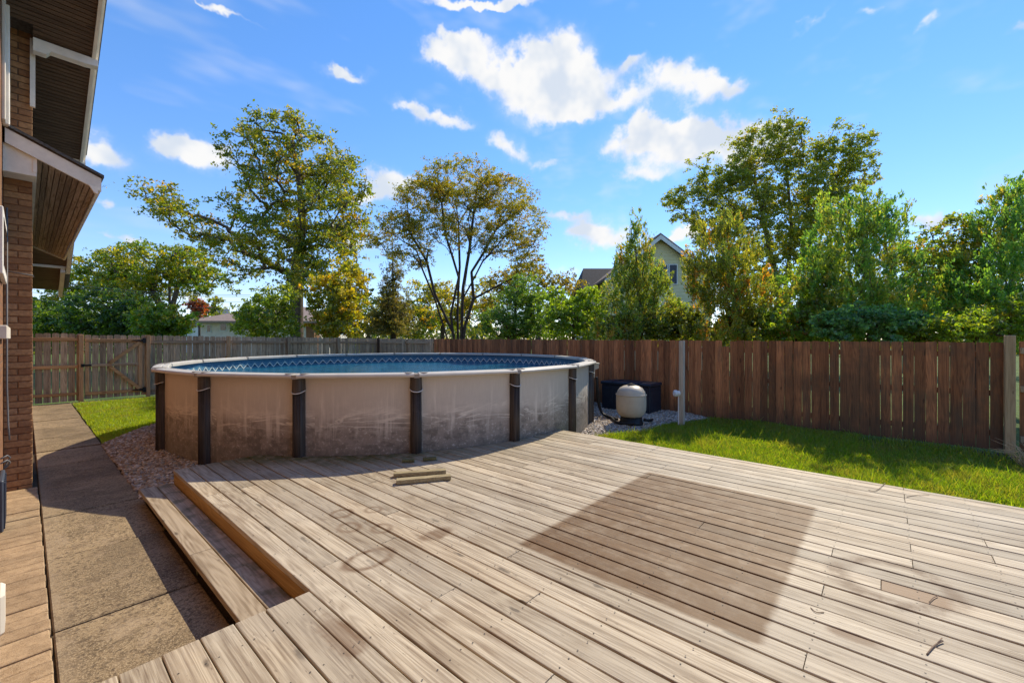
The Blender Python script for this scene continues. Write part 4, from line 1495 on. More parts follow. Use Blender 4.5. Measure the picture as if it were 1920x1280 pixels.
def make_tree(name, label, cat, base, trunk, lobes, d, n_clump, n_leaf, leaf, sig, cols, tr, bark='bark', mat='leaf', group=None,
              bf=.35, flat=.6, up=.5, aspect=1.7, outward=0.0, zmin=.15, droop=0.0, twig_r=.007, leaf_on_path=0.0, shell=.5, stems=None):
    """base/trunk: trunk polyline [(u, v, d)] in photo px; lobes [(u, v, dd, ru, rv, rd, weight)]"""
    root = Vector(base)
    th = empty(name, root, label, cat, group)
    tw = np.array([l[6] * (l[3] * l[4] * l[5]) ** .67 for l in lobes])
    tw = tw / tw.sum()
    C = np.concatenate([spread(l[0], l[1], d + l[2], l[3], l[4], l[5], max(2, int(round(n_clump * k))), shell) for l, k in zip(lobes, tw)])
    C = C[C[:, 2] > zmin]
    # skeleton
    nodes, par, plen = [], [], []
    stems = stems or [trunk]
    for stm in stems:
        prev = -1
        pts = [np.array(base)] + [np.array(at(*p)) for p in stm]
        for i, p in enumerate(pts):
            if i == 0:
                if nodes:
                    prev = 0
                    continue
                nodes.append(p)
                par.append(-1)
                plen.append(0)
                prev = 0
                continue
            a = nodes[prev]
            m_ = max(1, int(np.linalg.norm(p - a) / (.9 * max(1, d / 20))))
            for k in range(1, m_ + 1):
                q = a + (p - a) * k / m_ + rng.normal(0, .015 * d / 20, 3) * (k < m_)
                nodes.append(q)
                par.append(prev)
                plen.append(plen[prev] * .55 + .0 + np.linalg.norm(q - nodes[prev]) * .4 if False else plen[prev] + np.linalg.norm(q - nodes[prev]))
                prev = len(nodes) - 1
    n0 = len(nodes)
    if n0 > 3:
        usable = [i for i in range(n0) if nodes[i][2] > .25 * nodes[n0 - 1][2]] or list(range(n0))
    else:
        usable = list(range(n0))
    NN = np.array(nodes)
    rem = np.arange(len(C))
    best = np.full(len(C), 1e9)
    bp = np.zeros(len(C), int)
    for i in usable:
        dist = np.linalg.norm(C - NN[i], axis=1) + bf * plen[i] * .6 + np.maximum(0, NN[i][2] - C[:, 2]) * .8
        mk = dist < best
        best[mk] = dist[mk]
        bp[mk] = i
    alive = np.ones(len(C), bool)
    clump_node = []
    for _ in range(len(C)):
        j = int(np.argmin(np.where(alive, best, 1e9)))
        alive[j] = False
        nodes.append(C[j])
        par.append(int(bp[j]))
        L_ = plen[bp[j]] + float(np.linalg.norm(C[j] - nodes[bp[j]]))
        plen.append(L_)
        k = len(nodes) - 1
        clump_node.append(k)
        dist = np.linalg.norm(C - C[j], axis=1) + bf * L_ * .6 + np.maximum(0, C[j][2] - C[:, 2]) * .8
        mk = alive & (dist < best)
        best[mk] = dist[mk]
        bp[mk] = k
    nn = len(nodes)
    cnt = np.ones(nn)
    for i in range(nn - 1, 0, -1):
        if par[i] >= 0:
            cnt[par[i]] += cnt[i]
    rad = np.maximum(twig_r, tr * (cnt / cnt[0]) ** .5)
    mb = MB()
    for i in range(1, nn):
        p = par[i]
        if p < 0:
            continue
        a, b_ = Vector(nodes[p]), Vector(nodes[i])
        L_ = (b_ - a).length
        if L_ < 1e-4:
            continue
        ra, rb = min(rad[p], rad[i] * 1.35), rad[i] * .92
        if i < n0:
            ra, rb = rad[p], rad[i]
            if p == 0:
                ra *= 1.25
            mb.tube([a, b_], [ra, rb], 8, False)
        else:
            mid = (a + b_) / 2 + Vector(rng.normal(0, .06, 3)) * L_ + Vector((0, 0, .08 * L_ if droop == 0 else .12 * L_))
            mb.tube([a, mid, b_], [ra, (ra + rb) / 2, rb], 6 if ra > .03 else 4, False)
    mb.build('trunk', M[bark], th, True)
    # leaves
    cen = np.array([nodes[k] for k in clump_node])
    par_c = np.array([nodes[par[k]] for k in clump_node])
    nc = len(cen)
    nsub = 8
    s3 = np.array([sig, sig, sig * flat])
    t_ = rng.uniform(0, 1, (nc * nsub, 1)) * leaf_on_path
    own = np.repeat(np.arange(nc), nsub)
    sub = cen[own] * (1 - t_) + par_c[own] * t_ + rng.normal(0, 1, (nc * nsub, 3)) * s3
    share = rng.gamma(1.6, 1.0, nc * nsub)
    pick = rng.choice(nc * nsub, n_leaf, p=share / share.sum())
    which = own[pick]
    off = rng.normal(0, 1, (n_leaf, 3)) * s3 * .34
    off[:, 2] -= droop * np.abs(rng.normal(0, sig * .6, n_leaf))
    pos = sub[pick] + off
    keep = pos[:, 2] > .02
    pos, which = pos[keep], which[keep]
    n_leaf = len(pos)
    axis_c = np.array(nodes[n0 - 1])
    cc = cen.mean(0)
    # leaf direction
    dv = rng.normal(0, 1, (n_leaf, 3))
    if outward:
        o_ = pos - cc
        o_[:, 2] *= .2
        o_ /= np.linalg.norm(o_, axis=1)[:, None] + 1e-6
        dv = dv * .45 + o_ * outward
    dv[:, 2] += up
    dv /= np.linalg.norm(dv, axis=1)[:, None]
    sv = np.cross(dv, rng.normal(0, 1, (n_leaf, 3)))
    sv /= np.linalg.norm(sv, axis=1)[:, None] + 1e-6
    ln = leaf * rng.uniform(.5, 1.45, (n_leaf, 1))
    wd = ln / aspect
    nv = np.cross(dv, sv)
    V = np.stack([pos - dv * ln * .5, pos + sv * wd * .5 + nv * wd * .12, pos + dv * ln * .5, pos - sv * wd * .5 + nv * wd * .12], 1).reshape(-1, 3)
    Fq = (np.arange(n_leaf) * 4)[:, None] + np.array([[0, 1, 2, 3]])
    cols = np.array(cols, float)
    cols[:, :3] *= LEAF_K * (1.6 if mat == 'needle' else 1.0)
    wts = cols[:, 3] / cols[:, 3].sum()
    ck = rng.choice(len(cols), nc, p=wts)               # colour that prevails in a clump
    li = np.where(rng.uniform(0, 1, n_leaf) < .78, ck[which], rng.choice(len(cols), n_leaf, p=wts))
    col = cols[li, :3] * rng.uniform(.72, 1.3, (n_leaf, 1))
    me = np_mesh('crown', V, Fq, M[mat], np.repeat(col, 4, 0))
    o = bpy.data.objects.new('crown', me)
    link(o)
    o.parent = th
    o.matrix_parent_inverse = Matrix.Translation(root).inverted()
    return th


def foot(u, d):
    p = at(u, HOR, d)
    return (p[0], p[1], -.05)


GRN = [(.055, .105, .014, 3), (.085, .14, .018, 4), (.12, .16, .02, 2), (.20, .17, .02, 1)]
YEL = [(.13, .15, .014, 3), (.20, .185, .016, 3), (.085, .12, .014, 3), (.27, .19, .02, 1)]
GOLD = [(.14, .14, .016, 4), (.18, .15, .016, 2), (.10, .12, .018, 4), (.14, .095, .018, .6)]
DARK = [(.022, .05, .014, 4), (.035, .075, .018, 3), (.06, .10, .02, 1)]
ARB = [(.055, .085, .022, 3), (.085, .115, .028, 3), (.12, .125, .038, 1.6), (.13, .09, .032, .6), (.05, .095, .032, 2.5)]
ARBG = [(.035, .085, .030, 4), (.055, .115, .035, 3), (.09, .13, .03, 2), (.14, .13, .035, 1)]
VINE = [(.055, .08, .02, 5), (.08, .10, .022, 4), (.15, .085, .024, .9), (.20, .12, .02, .6), (.11, .12, .025, 2)]
BLUE = [(.05, .13, .085, 4), (.08, .18, .11, 3), (.10, .20, .09, 1)]
LIME = [(.12, .20, .022, 4), (.17, .24, .03, 3), (.08, .15, .02, 3)]
BIG = [(.075, .11, .014, 4), (.11, .135, .015, 4), (.16, .155, .016, 3), (.05, .08, .012, 2), (.22, .16, .02, .6)]
MAPLE = [(.085, .125, .026, 4), (.115, .15, .030, 4), (.15, .17, .032, 2), (.19, .17, .03, .6)]

D = 27
make_tree('deciduous_tree', 'tall broad tree with long left limb rising behind the back fence', 'tree', foot(558, D), [(556, 560, D), (560, 470, D), (566, 400, D), (560, 330, D + .5), (548, 270, D + .5)],
          [(520, 240, 0, 62, 34, 60, 1), (470, 285, -1, 62, 40, 60, .8), (590, 300, 1, 75, 48, 80, 1), (655, 335, 0, 45, 45, 50, 1), (545, 340, 1, 100, 50, 90, .9), (620, 400, -1, 75, 50, 80, 1), (660, 420, 1, 40, 50, 50, .8),
           (470, 380, 0, 65, 40, 60, .8), (285, 362, -1, 38, 24, 40, .9), (325, 400, -1, 42, 30, 45, .9), (375, 430, 0, 45, 30, 45, .9), (425, 462, 0, 50, 32, 50, .9), (520, 440, -2, 80, 45, 70, 1), (600, 480, -2, 75, 45, 70, 1), (480, 495, -1, 50, 24, 45, .7), (585, 525, -3, 50, 36, 50, .8), (430, 515, -1, 20, 22, 24, .5)],
          D, 700, 46000, .165, .34, BIG, .42, 'bark', bf=.30, droop=.35, up=-.2, leaf_on_path=.35)
D = 20
make_tree('deciduous_tree', 'bright yellow green low tree at the foot of the tall tree', 'tree', foot(625, D), [(622, 600, D), (625, 560, D)],
          [(625, 555, 0, 50, 46, 55, 1), (655, 530, 1, 34, 40, 45, 1), (618, 605, 0, 30, 28, 36, 1), (650, 600, 0, 34, 34, 40, 1)], D, 200, 16000, .13, .22, YEL, .10, up=-.4, droop=.3)
D = 18.6
make_tree('shrub', 'leafy green shrub before the tan house by the fence', 'shrub', foot(500, D), [(500, 620, D)],
          [(495, 592, 0, 48, 38, 50, 1), (525, 560, 0, 30, 24, 34, .8), (462, 614, 0, 24, 20, 28, .8), (530, 608, 0, 26, 28, 30, .8)], D, 160, 9500, .12, .18, [(.10, .15, .022, 4), (.15, .19, .03, 3), (.07, .12, .02, 3)], .05)
D = 34
make_tree('deciduous_tree', 'spreading green and yellow tree behind the gate', 'tree', foot(318, D), None,
          [(205, 505, 0, 55, 32, 50, 1), (280, 490, 0, 62, 34, 60, 1), (350, 495, 0, 45, 36, 50, 1), (165, 535, 1, 40, 30, 40, 1), (245, 540, -1, 55, 30, 50, 1), (370, 525, 0, 32, 26, 40, 1), (130, 555, 0, 30, 20, 40, .8), (320, 535, 1, 50, 26, 40, .7)],
          D, 300, 30000, .19, .42, YEL[:3] + GRN[:2], .32, bf=.25, stems=[[(310, 590, D), (285, 545, D)], [(322, 580, D), (335, 530, D)], [(318, 590, D), (318, 520, D)]])
for lab, u, v, ru, rv, d, pal in [('dark green hedge bush behind the panel left of the gate', 105, 605, 55, 34, 25, GRN[:2] + DARK[:2]), ('large dark bush rising behind the gate', 195, 590, 62, 46, 24, DARK + GRN[:2]),
                                  ('rounded bright bush behind the right end of the gate', 300, 606, 42, 34, 23, LIME[2:] + GRN), ('dense dark bush behind the gate brace', 255, 605, 45, 38, 24.5, DARK + GRN[:1]), ('pale green bush by the house corner behind the fence', 70, 585, 32, 26, 30, GRN)]:
    make_tree('shrub', lab, 'shrub', foot(u, d), [(u, 625, d)], [(u, v, 0, ru, rv, ru, 1), (u - ru * .4, v + 12, 0, ru * .6, rv * .7, ru * .6, .7), (u + ru * .4, v + 10, 0, ru * .6, rv * .75, ru * .6, .7)], d, 120, 10500, .15, .26, pal, .07, group='bushes behind the gate')
D = 48
make_tree('maple_tree', 'small fiery red maple beside the far white gable', 'tree', foot(374, D), [(374, 610, D)], [(370, 570, 0, 14, 11, 14, 1), (378, 582, 0, 10, 12, 12, 1)], D, 60, 2600, .22, .22, [(.15, .035, .018, 4), (.19, .06, .018, 2), (.10, .06, .02, 2)], .12)
make_tree('deciduous_tree', 'thin pale green tree right of the red maple', 'tree', foot(402, 52), [(402, 600, 52), (404, 570, 52)], [(402, 572, 0, 13, 18, 13, 1), (398, 590, 0, 14, 10, 14, 1)], 52, 40, 1100, .30, .25, MAPLE, .09)

# spruce: whorls of drooping boughs
D = 23
make_tree('spruce_tree', 'dark sparse spruce between the two big trees', 'tree', foot(738, D), [(738, 600, D), (737, 540, D), (736, 480, D), (735, 438, D)],
          [(735, 450 + k * 14, 0, 6 + 4.2 * k, 5, 6 + 4.2 * k, .35 + .1 * k) for k in range(13)], D, 330, 21000, .12, .16, [(.035, .042, .020, 4), (.06, .058, .028, 3), (.09, .075, .035, 1)], .16, 'bark_dark', 'needle',
          bf=.9, aspect=3.5, droop=.5, up=-.5, shell=.15, leaf_on_path=.8)
D = 19.5
make_tree('deciduous_tree', 'golden leaved many stemmed tree with open umbrella crown', 'tree', foot(862, D), None,
          [(870, 335, 0, 85, 26, 85, 1.1), (795, 365, 0, 58, 28, 60, 1.2), (945, 365, 1, 62, 34, 70, 1), (745, 420, 0, 42, 26, 45, 1.1), (705, 445, 0, 26, 18, 30, .8), (985, 425, 0, 40, 45, 50, 1), (880, 400, 1, 85, 40, 80, .7), (820, 430, 0, 65, 34, 60, .8), (940, 450, 0, 55, 34, 55, .7), (985, 495, 0, 32, 30, 40, .8), (770, 480, 0, 45, 26, 45, .7)],
          D, 1000, 66000, .075, .18, GOLD, .15, 'bark_dark', bf=.75, flat=.5, leaf_on_path=.8, twig_r=.006,
          stems=[[(866, 600, D), (868, 540, D), (880, 470, D), (888, 400, D), (895, 345, D)], [(850, 625, D), (815, 550, D), (800, 490, D), (765, 430, D), (735, 405, D)], [(872, 610, D), (888, 560, D), (884, 510, D), (930, 430, D + .6), (985, 385, D + 1)],
                 [(845, 590, D), (860, 520, D), (835, 440, D), (828, 380, D - .5), (815, 340, D - .6)], [(858, 590, D + .3), (862, 500, D + .8), (860, 420, D + 1.4), (850, 350, D + 1.8)], [(868, 560, D), (905, 490, D - .6), (950, 440, D - 1), (1000, 420, D - 1)], [(815, 560, D - .2), (790, 500, D - .8), (770, 470, D - 1.2), (715, 450, D - 1.4)], [(866, 590, D), (880, 480, D - .8), (905, 400, D - 1.4), (935, 350, D - 1.6)]])
make_tree('deciduous_tree', 'yellow tree glowing behind the many stemmed tree', 'tree', foot(830, 30), [(830, 600, 30)], [(830, 570, 0, 52, 42, 50, 1), (790, 545, 0, 30, 24, 30, .7), (880, 590, 0, 50, 36, 40, .8), (905, 550, 0, 34, 34, 30, .7)], 30, 130, 9500, .16, .34, GOLD[:1] + YEL, .14)
make_tree('deciduous_tree', 'low yellow and green tree over the fence corner', 'tree', foot(690, 26), [(690, 600, 26)], [(690, 590, 0, 46, 40, 40, 1), (770, 600, 0, 50, 30, 40, 1), (740, 585, 2, 60, 34, 40, .7)], 26, 130, 10000, .15, .30, YEL + DARK[:2], .12)
make_tree('deciduous_tree', 'olive tree crown behind the dark yew', 'tree', foot(1010, 27), [(1010, 560, 27)], [(985, 530, 0, 46, 40, 40, 1), (1045, 545, 0, 42, 34, 40, 1), (1090, 560, 2, 40, 30, 40, 1), (940, 545, 0, 40, 36, 40, .8)], 27, 140, 9000, .15, .32, [(.085, .085, .02, 3), (.14, .12, .022, 3), (.06, .08, .02, 3)], .14)
D = 14.6
make_tree('yew_tree', 'dark green yew behind the left end of the brown fence', 'tree', foot(965, D), [(965, 600, D), (968, 550, D)],
          [(960, 590, 0, 56, 46, 55, 1), (985, 545, 0, 32, 32, 34, .8), (930, 605, 0, 34, 30, 35, .8), (1005, 595, 0, 32, 40, 40, .9)], D, 190, 19000, .085, .15, DARK + [(.05, .085, .02, 2)], .08, 'bark_dark', 'needle', aspect=2.6)
D = 13.2
make_tree('shrub', 'sunlit lime green shrub over the brown fence beside the yew', 'shrub', foot(1075, D), [(1075, 610, D)],
          [(1070, 600, 0, 46, 38, 45, 1), (1105, 575, 0, 38, 34, 40, 1), (1040, 570, 0, 25, 28, 30, .8), (1110, 620, 0, 40, 22, 40, .8)], D, 150, 12000, .085, .13, LIME + GRN[:2], .05)


def arborvitae(label, ua, va, ub, hw, d, pal, n_leaf, n_clump=260, vb=640, leaf=.075, name='arborvitae', top=0.0, plumes=6):
    lob = []
    for k in range(10):
        s = (k + .5) / 10
        r = hw * (top + (1 - top) * s ** .8)
        for j in range(2):
            q = r * rnd.uniform(.5, .8)
            lob.append((ua + (ub - ua) * s + rnd.uniform(-.55, .55) * r, va + (vb - va) * s + rnd.uniform(-8, 8), rnd.uniform(-.5, .5) * r * d / FPX, q, (vb - va) / rnd.uniform(9, 14), q, 1))
    for k in range(plumes):
        s = rnd.uniform(.05, .7)
        r = hw * (top + (1 - top) * s ** .8)
        lob.append((ua + (ub - ua) * s + rnd.choice((-1, 1)) * r * rnd.uniform(.7, 1.05), va + (vb - va) * s - rnd.uniform(0, 18), rnd.uniform(-.3, .3), 7, rnd.uniform(12, 24), 7, .8))
    lob.append((ua, va + 10, 0, 7, 16, 7, .9))
    make_tree(name, label, 'tree', foot(ub, d), [(ub, 600, d), ((ua + ub) / 2, (va + vb) / 2, d), (ua, va + 15, d)], lob, d, n_clump, n_leaf, leaf * 1.15, .075, pal, .07, 'bark', 'needle',
              bf=.7, aspect=3.0, outward=.45, up=.8, shell=.35, flat=2.0, leaf_on_path=.3, group='arborvitae behind the brown fence', twig_r=.004)


arborvitae('pointed olive arborvitae in front of the yellow house', 1190, 422, 1202, 108, 12.4, ARB, 32000, 420)
arborvitae('arborvitae with orange vine leaves right of the yellow gable', 1350, 408, 1384, 132, 11.4, VINE, 38000, 440, top=.2)
arborvitae('wide green arborvitae rising behind the middle of the brown fence', 1630, 385, 1612, 165, 10.2, ARBG[:3] + ARB[:3], 48000, 560, top=.42, plumes=12)
arborvitae('tall feathery green arborvitae at the right edge', 1910, 350, 1890, 175, 9.8, ARBG, 48000, 560, top=.32, plumes=12)
D = 10.6
make_tree('deciduous_tree', 'yellowing light tree between the two rightmost evergreens', 'tree', foot(1770, D), [(1770, 560, D), (1775, 500, D)],
          [(1760, 500, 0, 52, 40, 50, .8), (1790, 450, 0, 44, 40, 44, .7), (1740, 570, 0, 50, 40, 50, 1), (1810, 560, 0, 52, 48, 50, 1), (1700, 480, 0, 34, 30, 36, .6), (1800, 420, 0, 28, 24, 28, .5)], D, 260, 19000, .070, .12, [(.11, .15, .022, 4), (.21, .17, .02, 2), (.07, .12, .02, 4), (.28, .14, .02, .7)], .07, bf=.4, leaf_on_path=.3)
D = 8.5
make_tree('shrub', 'blue green shrub hanging over the top of the brown fence', 'shrub', foot(1630, 8.8), [(1630, 610, 8.8)],
          [(1600, 598, .1, 62, 30, 40, 1), (1655, 600, .1, 52, 28, 40, 1), (1555, 610, .2, 42, 22, 40, .8), (1668, 628, -.25, 24, 16, 16, .55), (1580, 632, -.25, 20, 14, 14, .3), (1700, 608, .2, 36, 24, 36, .7)], D, 190, 15000, .058, .075, BLUE, .04, aspect=1.5, flat=.45, up=-.1)
make_tree('shrub', 'lime leaved shrub between the vine arborvitae and the wide one', 'shrub', foot(1490, 10.2), [(1490, 610, 10.2)],
          [(1485, 602, 0, 50, 34, 46, 1), (1530, 585, 0, 40, 34, 40, 1), (1530, 520, .3, 34, 44, 40, .8), (1450, 620, 0, 32, 18, 32, .7)], 10.2, 190, 13500, .070, .11, LIME + VINE[3:] + GRN[:2], .045)
make_tree('shrub', 'green shrub over the fence near the thick tan post', 'shrub', foot(1830, 8.2), [(1830, 620, 8.2)],
          [(1780, 618, 0, 55, 24, 40, 1), (1850, 612, 0, 52, 30, 40, 1), (1905, 600, 0, 40, 44, 40, 1), (1725, 622, .3, 40, 18, 36, .8)], 8.2, 200, 14000, .058, .09, GRN + LIME[:1], .04)
make_tree('shrub', 'bushy undergrowth below the two middle arborvitaes', 'shrub', foot(1285, 12), [(1285, 620, 12)], [(1285, 608, 0, 46, 30, 40, 1), (1240, 612, 0, 40, 26, 36, 1), (1160, 614, 0, 44, 26, 40, .9), (1400, 612, -.8, 50, 26, 40, 1)], 12, 150, 14000, .075, .11, [(.045, .075, .016, 3), (.08, .11, .02, 3), (.12, .13, .03, 1)], .04)
# tall maple farther back: upright plumes
D = 27
make_tree('maple_tree', 'tall green maple towering behind the evergreens on the right', 'tree', foot(1470, D), None,
          [(1412, 285, 0, 34, 40, 36, 1), (1470, 265, 0, 36, 42, 40, 1), (1340, 335, 0, 40, 30, 40, .9), (1285, 372, 0, 36, 18, 36, .9), (1270, 410, 0, 14, 24, 20, .5), (1390, 360, 0, 62, 46, 60, 1), (1490, 350, 0, 55, 55, 60, 1), (1562, 300, 0, 36, 50, 40, 1), (1605, 275, 0, 24, 28, 26, .9), (1600, 330, 0, 34, 30, 34, .9),
           (1550, 385, 0, 44, 40, 44, .9), (1440, 430, 0, 90, 44, 70, .8), (1330, 420, 0, 40, 46, 44, .8), (1520, 450, 0, 60, 50, 60, .8), (1410, 500, 0, 90, 40, 60, .8), (1445, 250, 0, 10, 18, 12, .35), (1482, 240, 0, 10, 18, 12, .35), (1400, 255, 0, 9, 16, 12, .3), (1565, 245, 0, 10, 20, 12, .4), (1625, 262, 0, 14, 14, 14, .4), (1425, 238, 0, 8, 16, 10, .4), (1460, 228, 0, 8, 14, 10, .4), (1500, 250, 0, 8, 18, 10, .4), (1545, 265, 0, 8, 20, 10, .4), (1590, 245, 0, 8, 16, 10, .4), (1640, 285, 0, 12, 8, 12, .4), (1250, 370, 0, 14, 7, 12, .4), (1300, 310, 0, 7, 14, 10, .4), (1330, 295, 0, 7, 14, 10, .4), (1370, 300, 0, 8, 20, 10, .5)],
          D, 900, 84000, .14, .27, MAPLE, .26, 'bark', bf=.45, up=.2, leaf_on_path=.4,
          stems=[[(1462, 560, D), (1440, 450, D), (1415, 340, D)], [(1470, 560, D), (1485, 440, D), (1475, 320, D)], [(1478, 560, D), (1530, 430, D), (1570, 330, D)]])
make_tree('deciduous_tree', 'round green tree far behind the right evergreens', 'tree', foot(1700, 22), [(1700, 600, 22)], [(1450, 560, 0, 60, 50, 50, 1), (1740, 500, 0, 50, 40, 50, .8), (1680, 560, 0, 62, 50, 50, 1), (1750, 580, 0, 60, 46, 50, 1), (1860, 560, 0, 80, 60, 60, 1), (1560, 570, 0, 60, 44, 50, 1)], 22, 250, 17000, .15, .28, GRN + YEL[:1], .14)


# far-off belt of trees that closes the view between the near ones
n = 42000
az_w = rng.uniform(AZ - 1.25, AZ + 1.25, n)
dist = rng.uniform(75, 95, n)
top = 5.2 + 1.8 * np.sin(az_w * 23) + 1.4 * np.sin(az_w * 57 + 1) + .9 * np.sin(az_w * 131)
P = np.stack([np.cos(az_w) * dist, np.sin(az_w) * dist, rng.uniform(0, 1, n) ** .8 * top], 1)
dv = rng.normal(0, 1, (n, 3)); dv /= np.linalg.norm(dv, axis=1)[:, None]
sv = np.cross(dv, rng.normal(0, 1, (n, 3))); sv /= np.linalg.norm(sv, axis=1)[:, None]
V = np.stack([P - dv * .35, P + sv * .25, P + dv * .35, P - sv * .25], 1).reshape(-1, 3)
pal = np.array([(.07, .11, .025), (.10, .13, .03), (.16, .15, .03), (.05, .085, .022)])
me = np_mesh('distant_wood', V, (np.arange(n) * 4)[:, None] + np.array([[0, 1, 2, 3]]), M['leaf'], np.repeat(pal[rng.integers(0, 4, n)] * 1.4, 4, 0))
o = link(bpy.data.objects.new('distant_wood', me))
tag(o, 'far belt of trees seen low between the nearer trunks', 'wood', kind='stuff')

# ------------------------------------------------------------------ neighbouring houses
def siding(name, col, pitch=.11):
    m, t = new_mat(name)
    pos, r, q = pos_rand(t)
    n = t.noise(q, 3, 4, .6)
    k = t.ramp(n, .3, .7, .93, 1.05)
    finish(t, t.new('ShaderNodeVectorMath', {0: tuple(col), 'Scale': k}, operation='SCALE').outputs[0], .7, None)
    return m


M['yellow'] = siding('pale yellow siding', (.72, .66, .38))
M['white_s'] = siding('white siding', (.70, .72, .68))
M['tan_s'] = siding('tan stucco', (.76, .68, .57))
M['roof_b'] = simple('brown shingles', (.20, .145, .115), .9, .2, 8, .5)
M['roof_g'] = simple('charcoal shingles', (.030, .031, .036), .9, .3, 8, .5)
M['roof_t'] = simple('tan shingles', (.33, .24, .19), .9, .15, 6, .5)


class Local:
    """builds in metres on a facade facing the camera: x right, y away, z up, from a point at depth d"""
    def __init__(self, u, d, yaw=0):
        p = at(u, HOR, d)
        self.o = Vector((p[0], p[1], 0))
        a = AZ - pi / 2 + yaw
        self.ex, self.ey = Vector((cos(a), sin(a), 0)), Vector((-sin(a), cos(a), 0))

    def put(self, b, name, mat, parent):
        b.v = [tuple(self.o + self.ex * p[0] + self.ey * p[1] + Vector((0, 0, p[2]))) for p in b.v]
        return b.build(name, mat, parent)


def px2(u, v, d, u0):
    return (u - u0) / FPX * d, CAMH - (v - HOR) / FPX * d


def lap_wall(out_fn, z0, z1, pitch, dep=.02):
    """clapboards: each course a wedge; out_fn(z) gives the wall's left and right edge at height z"""
    b = MB()
    z = z0
    while z < z1:
        zt2 = min(z + pitch, z1)
        l0, r0 = out_fn(z)
        l1, r1 = out_fn(zt2)
        if r1 - l1 < .02:
            r1 = l1 + .02
        k = len(b.v)
        b.v += [(l0, -dep, z), (r0, -dep, z), (r1, -.002, zt2), (l1, -.002, zt2), (l0, 0, z), (r0, 0, z)]
        b.f += [(k, k + 1, k + 2, k + 3), (k + 4, k + 5, k + 1, k)]
        z = zt2
    return b


d = 24.0
hs = empty('yellow_house', at(1250, HOR, d)[:2] + (0,), 'pale yellow gabled house behind the arborvitaes', 'house')
Lc = Local(1245, d, 0.0)
ax, az_ = px2(1234, 447, d, 1245)
wl, wr = ax - 2.75, ax + 2.95
ez = az_ - 2.75 * .80


def gable_edges(z):
    if z <= ez:
        return wl, wr
    k = (z - ez) / (az_ - ez)
    return wl + (ax - wl) * k, wr + (ax - wr) * k


Lc.put(lap_wall(gable_edges, 0, az_, .20), 'siding', M['yellow'], hs)
body = MB().prism([(wl, 0), (wr, 0), (wr, ez), (ax, az_), (wl, ez)], 'y', .002, 8.0)
Lc.put(body, 'wall', M['yellow'], hs)
sl = (az_ - ez) / (ax - wl)
sr = (az_ - ez) / (wr - ax)
for sgn, wx, s_ in ((-1, wl, sl), (1, wr, sr)):
    e = wx + sgn * .35
    ze = ez - .35 * s_
    b = MB().prism([(ax, az_ + .22), (e, ze + .22), (e, ze + .08), (ax, az_ + .08)], 'y', -.40, 8.2)
    Lc.put(b, 'roof', M['roof_b'], hs)
    b = MB().prism([(ax, az_ + .10), (e, ze + .10), (e, ze - .14), (ax, az_ - .14)], 'y', -.46, -.405)
    Lc.put(b, 'rake_board', M['white_s'], hs)
for (u0, u1, v0, v1) in ((1255, 1268, 497, 532),):
    x0, z1 = px2(u0, v0, d, 1245)
    x1, z0 = px2(u1, v1, d, 1245)
    o = Lc.put(MB().box(x0 - .06, x1 + .06, -.06, -.022, z0 - .06, z1 + .06), 'window', M['white_s'], hs)
    Lc.put(MB().box(x0, x1, -.075, -.061, z0, z1), 'shutter', M['slate'], hs)
x0, z1 = px2(1236, 497, d, 1245)
x1, z0 = px2(1252, 532, d, 1245)
o = Lc.put(MB().box(x0 - .05, x1, -.06, -.022, z0 - .05, z1 + .05), 'window', M['white_s'], hs)
Lc.put(MB().box(x0, x1 - .05, -.068, -.061, z0, z1), 'pane', M['dark_glass'], hs)
# lower wing with the dark roof
d2 = 27.0
wing = empty('dark_roofed_house', at(1145, HOR, d2)[:2] + (0,), 'house wing with charcoal shingle roof left of the pointed arborvitae', 'house')
L2 = Local(1145, d2)
pl, zlo = px2(1086, 552, d2, 1145)
pr, zhi = px2(1200, 489, d2, 1145)
pk, _ = px2(1108, 489, d2, 1145)
b = MB()
b.v = [(pl, -.3, zlo), (pr + 1.5, -.3, zlo), (pr + 1.5, 2.9, zhi), (pk, 2.9, zhi), (pl, 5.8, zlo), (pr + 1.5, 5.8, zlo), (pl, -.3, zlo - .14), (pr + 1.5, -.3, zlo - .14), (pl, 5.8, zlo - .14), (pr + 1.5, 5.8, zlo - .14)]
b.f = [(0, 1, 2, 3), (3, 2, 5, 4), (0, 3, 4), (0, 6, 7, 1), (0, 4, 8, 6), (6, 8, 9, 7), (1, 7, 9, 5, 2)]
b.fix = True
L2.put(b, 'roof', M['roof_g'], wing)
L2.put(MB().box(pl + .3, pr + 1.2, .1, 5.4, 0, zlo - .145), 'wall', M['tan_s'], wing)
L2.put(MB().box(pl - .02, pr + 1.5, -.36, -.305, zlo - .13, zlo - .01), 'gutter', M['white_s'], wing)

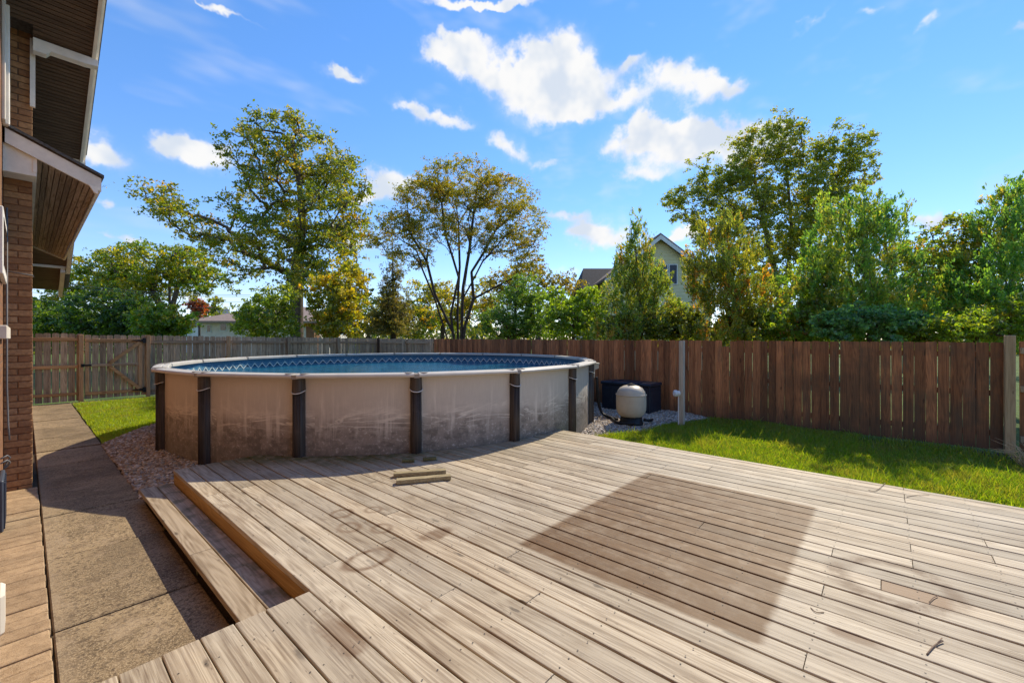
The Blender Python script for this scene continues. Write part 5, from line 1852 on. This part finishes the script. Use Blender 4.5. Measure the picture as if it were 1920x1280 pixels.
# tan ranch and white gabled house far behind the back fence
d3 = 44.0
ranch = empty('ranch_house', at(480, HOR, d3)[:2] + (0,), 'low tan ranch house with hipped roof behind the leafy shrub', 'house')
L3 = Local(490, d3)
x0, zt3 = px2(376, 602, d3, 490)
x1, _ = px2(588, 602, d3, 490)
L3.put(MB().box(x0, x1, 0, 9, 0, zt3), 'wall', M['tan_s'], ranch)
L3.put(MB().box(x1 - .75, x1 + .08, -.06, 1.2, 0, zt3 - .05), 'brick_corner', M['brickwall'], ranch)
_, zr = px2(0, 569, d3, 490)
rl, rr = px2(452, 569, d3, 490)[0], px2(535, 569, d3, 490)[0]
b = MB()
b.v = [(x0 - 1.0, -.8, zt3), (x1 + .8, -.8, zt3), (x1 + .8, 9.8, zt3), (x0 - 1.0, 9.8, zt3), (rl, 4.5, zr), (rr, 4.5, zr), (x0 - 1.0, -.8, zt3 - .22), (x1 + .8, -.8, zt3 - .22)]
b.f = [(0, 1, 5, 4), (1, 2, 5), (2, 3, 4, 5), (3, 0, 4), (6, 7, 1, 0), (0, 3, 2, 1)]
b.fix = True
L3.put(b, 'roof', M['roof_t'], ranch)
for (u0, u1, v0, v1) in ((389, 395, 609, 622), (414, 424, 607, 619), (558, 568, 609, 621)):
    a, z1 = px2(u0, v0, d3, 490)
    c_, z0 = px2(u1, v1, d3, 490)
    o = L3.put(MB().box(a - .1, c_ + .1, -.05, -.003, z0 - .1, z1 + .1), 'window', M['white_s'], ranch)
    L3.put(MB().box(a, c_, -.07, -.051, z0, z1), 'pane', M['dark_glass'], ranch)
d4 = 56.0
wh = empty('white_house', at(365, HOR, d4)[:2] + (0,), 'small white gabled house left of the tan ranch', 'house')
L4 = Local(367, d4, .25)
x0, ze4 = px2(344, 604, d4, 367)
x1, _ = px2(396, 604, d4, 367)
xm, zp4 = px2(378, 590, d4, 367)
L4.put(MB().prism([(x0, 0), (x1, 0), (x1, ze4), (xm, zp4), (x0, ze4)], 'y', 0, 9), 'wall', M['white_s'], wh)
for e, s_ in ((x0 - .6, 1), (x1 + .4, -1)):
    b = MB().prism([(xm, zp4 + .35), (e, ze4 + .2), (e, ze4 - .1), (xm, zp4 + .05)], 'y', -.6, 9.4)
    L4.put(b, 'roof', M['white_s'], wh)
b = MB().prism([(x0 - .4, ze4 + .3), (x0 + .9, ze4 + 1.9), (xm, ze4 + 2.3), (xm + .2, zp4 + .3)], 'y', 2, 9)
L4.put(b, 'upper_storey', M['slate'], wh)
for u0 in (351, 361, 370):
    a, z1 = px2(u0, 607, d4, 367)
    c_, z0 = px2(u0 + 6, 614, d4, 367)
    L4.put(MB().box(a, c_, -.06, -.003, z0, z1), 'window', M['dark_glass'], wh)

# service cables crossing behind the gate
for k, (v0, v1, d0, d1_) in enumerate([(523, 553, 21, 26), (528, 556, 21, 26), (546, 566, 22, 27), (560, 575, 22, 27)]):
    a, b_ = Vector(at(40, v0, d0)), Vector(at(470, v1, d1_))
    pts = [a.lerp(b_, s) - Vector((0, 0, .22 * sin(pi * s))) for s in np.linspace(0, 1, 14)]
    o = MB().tube(pts, .011, 5).build('power_line', M['cable'])
    tag(o, ['topmost service cable crossing before the trees behind the gate', 'second service cable just under the topmost one', 'third service cable lower down behind the gate', 'lowest service cable just above the bushes behind the gate'][k], 'cable', 'service cables')
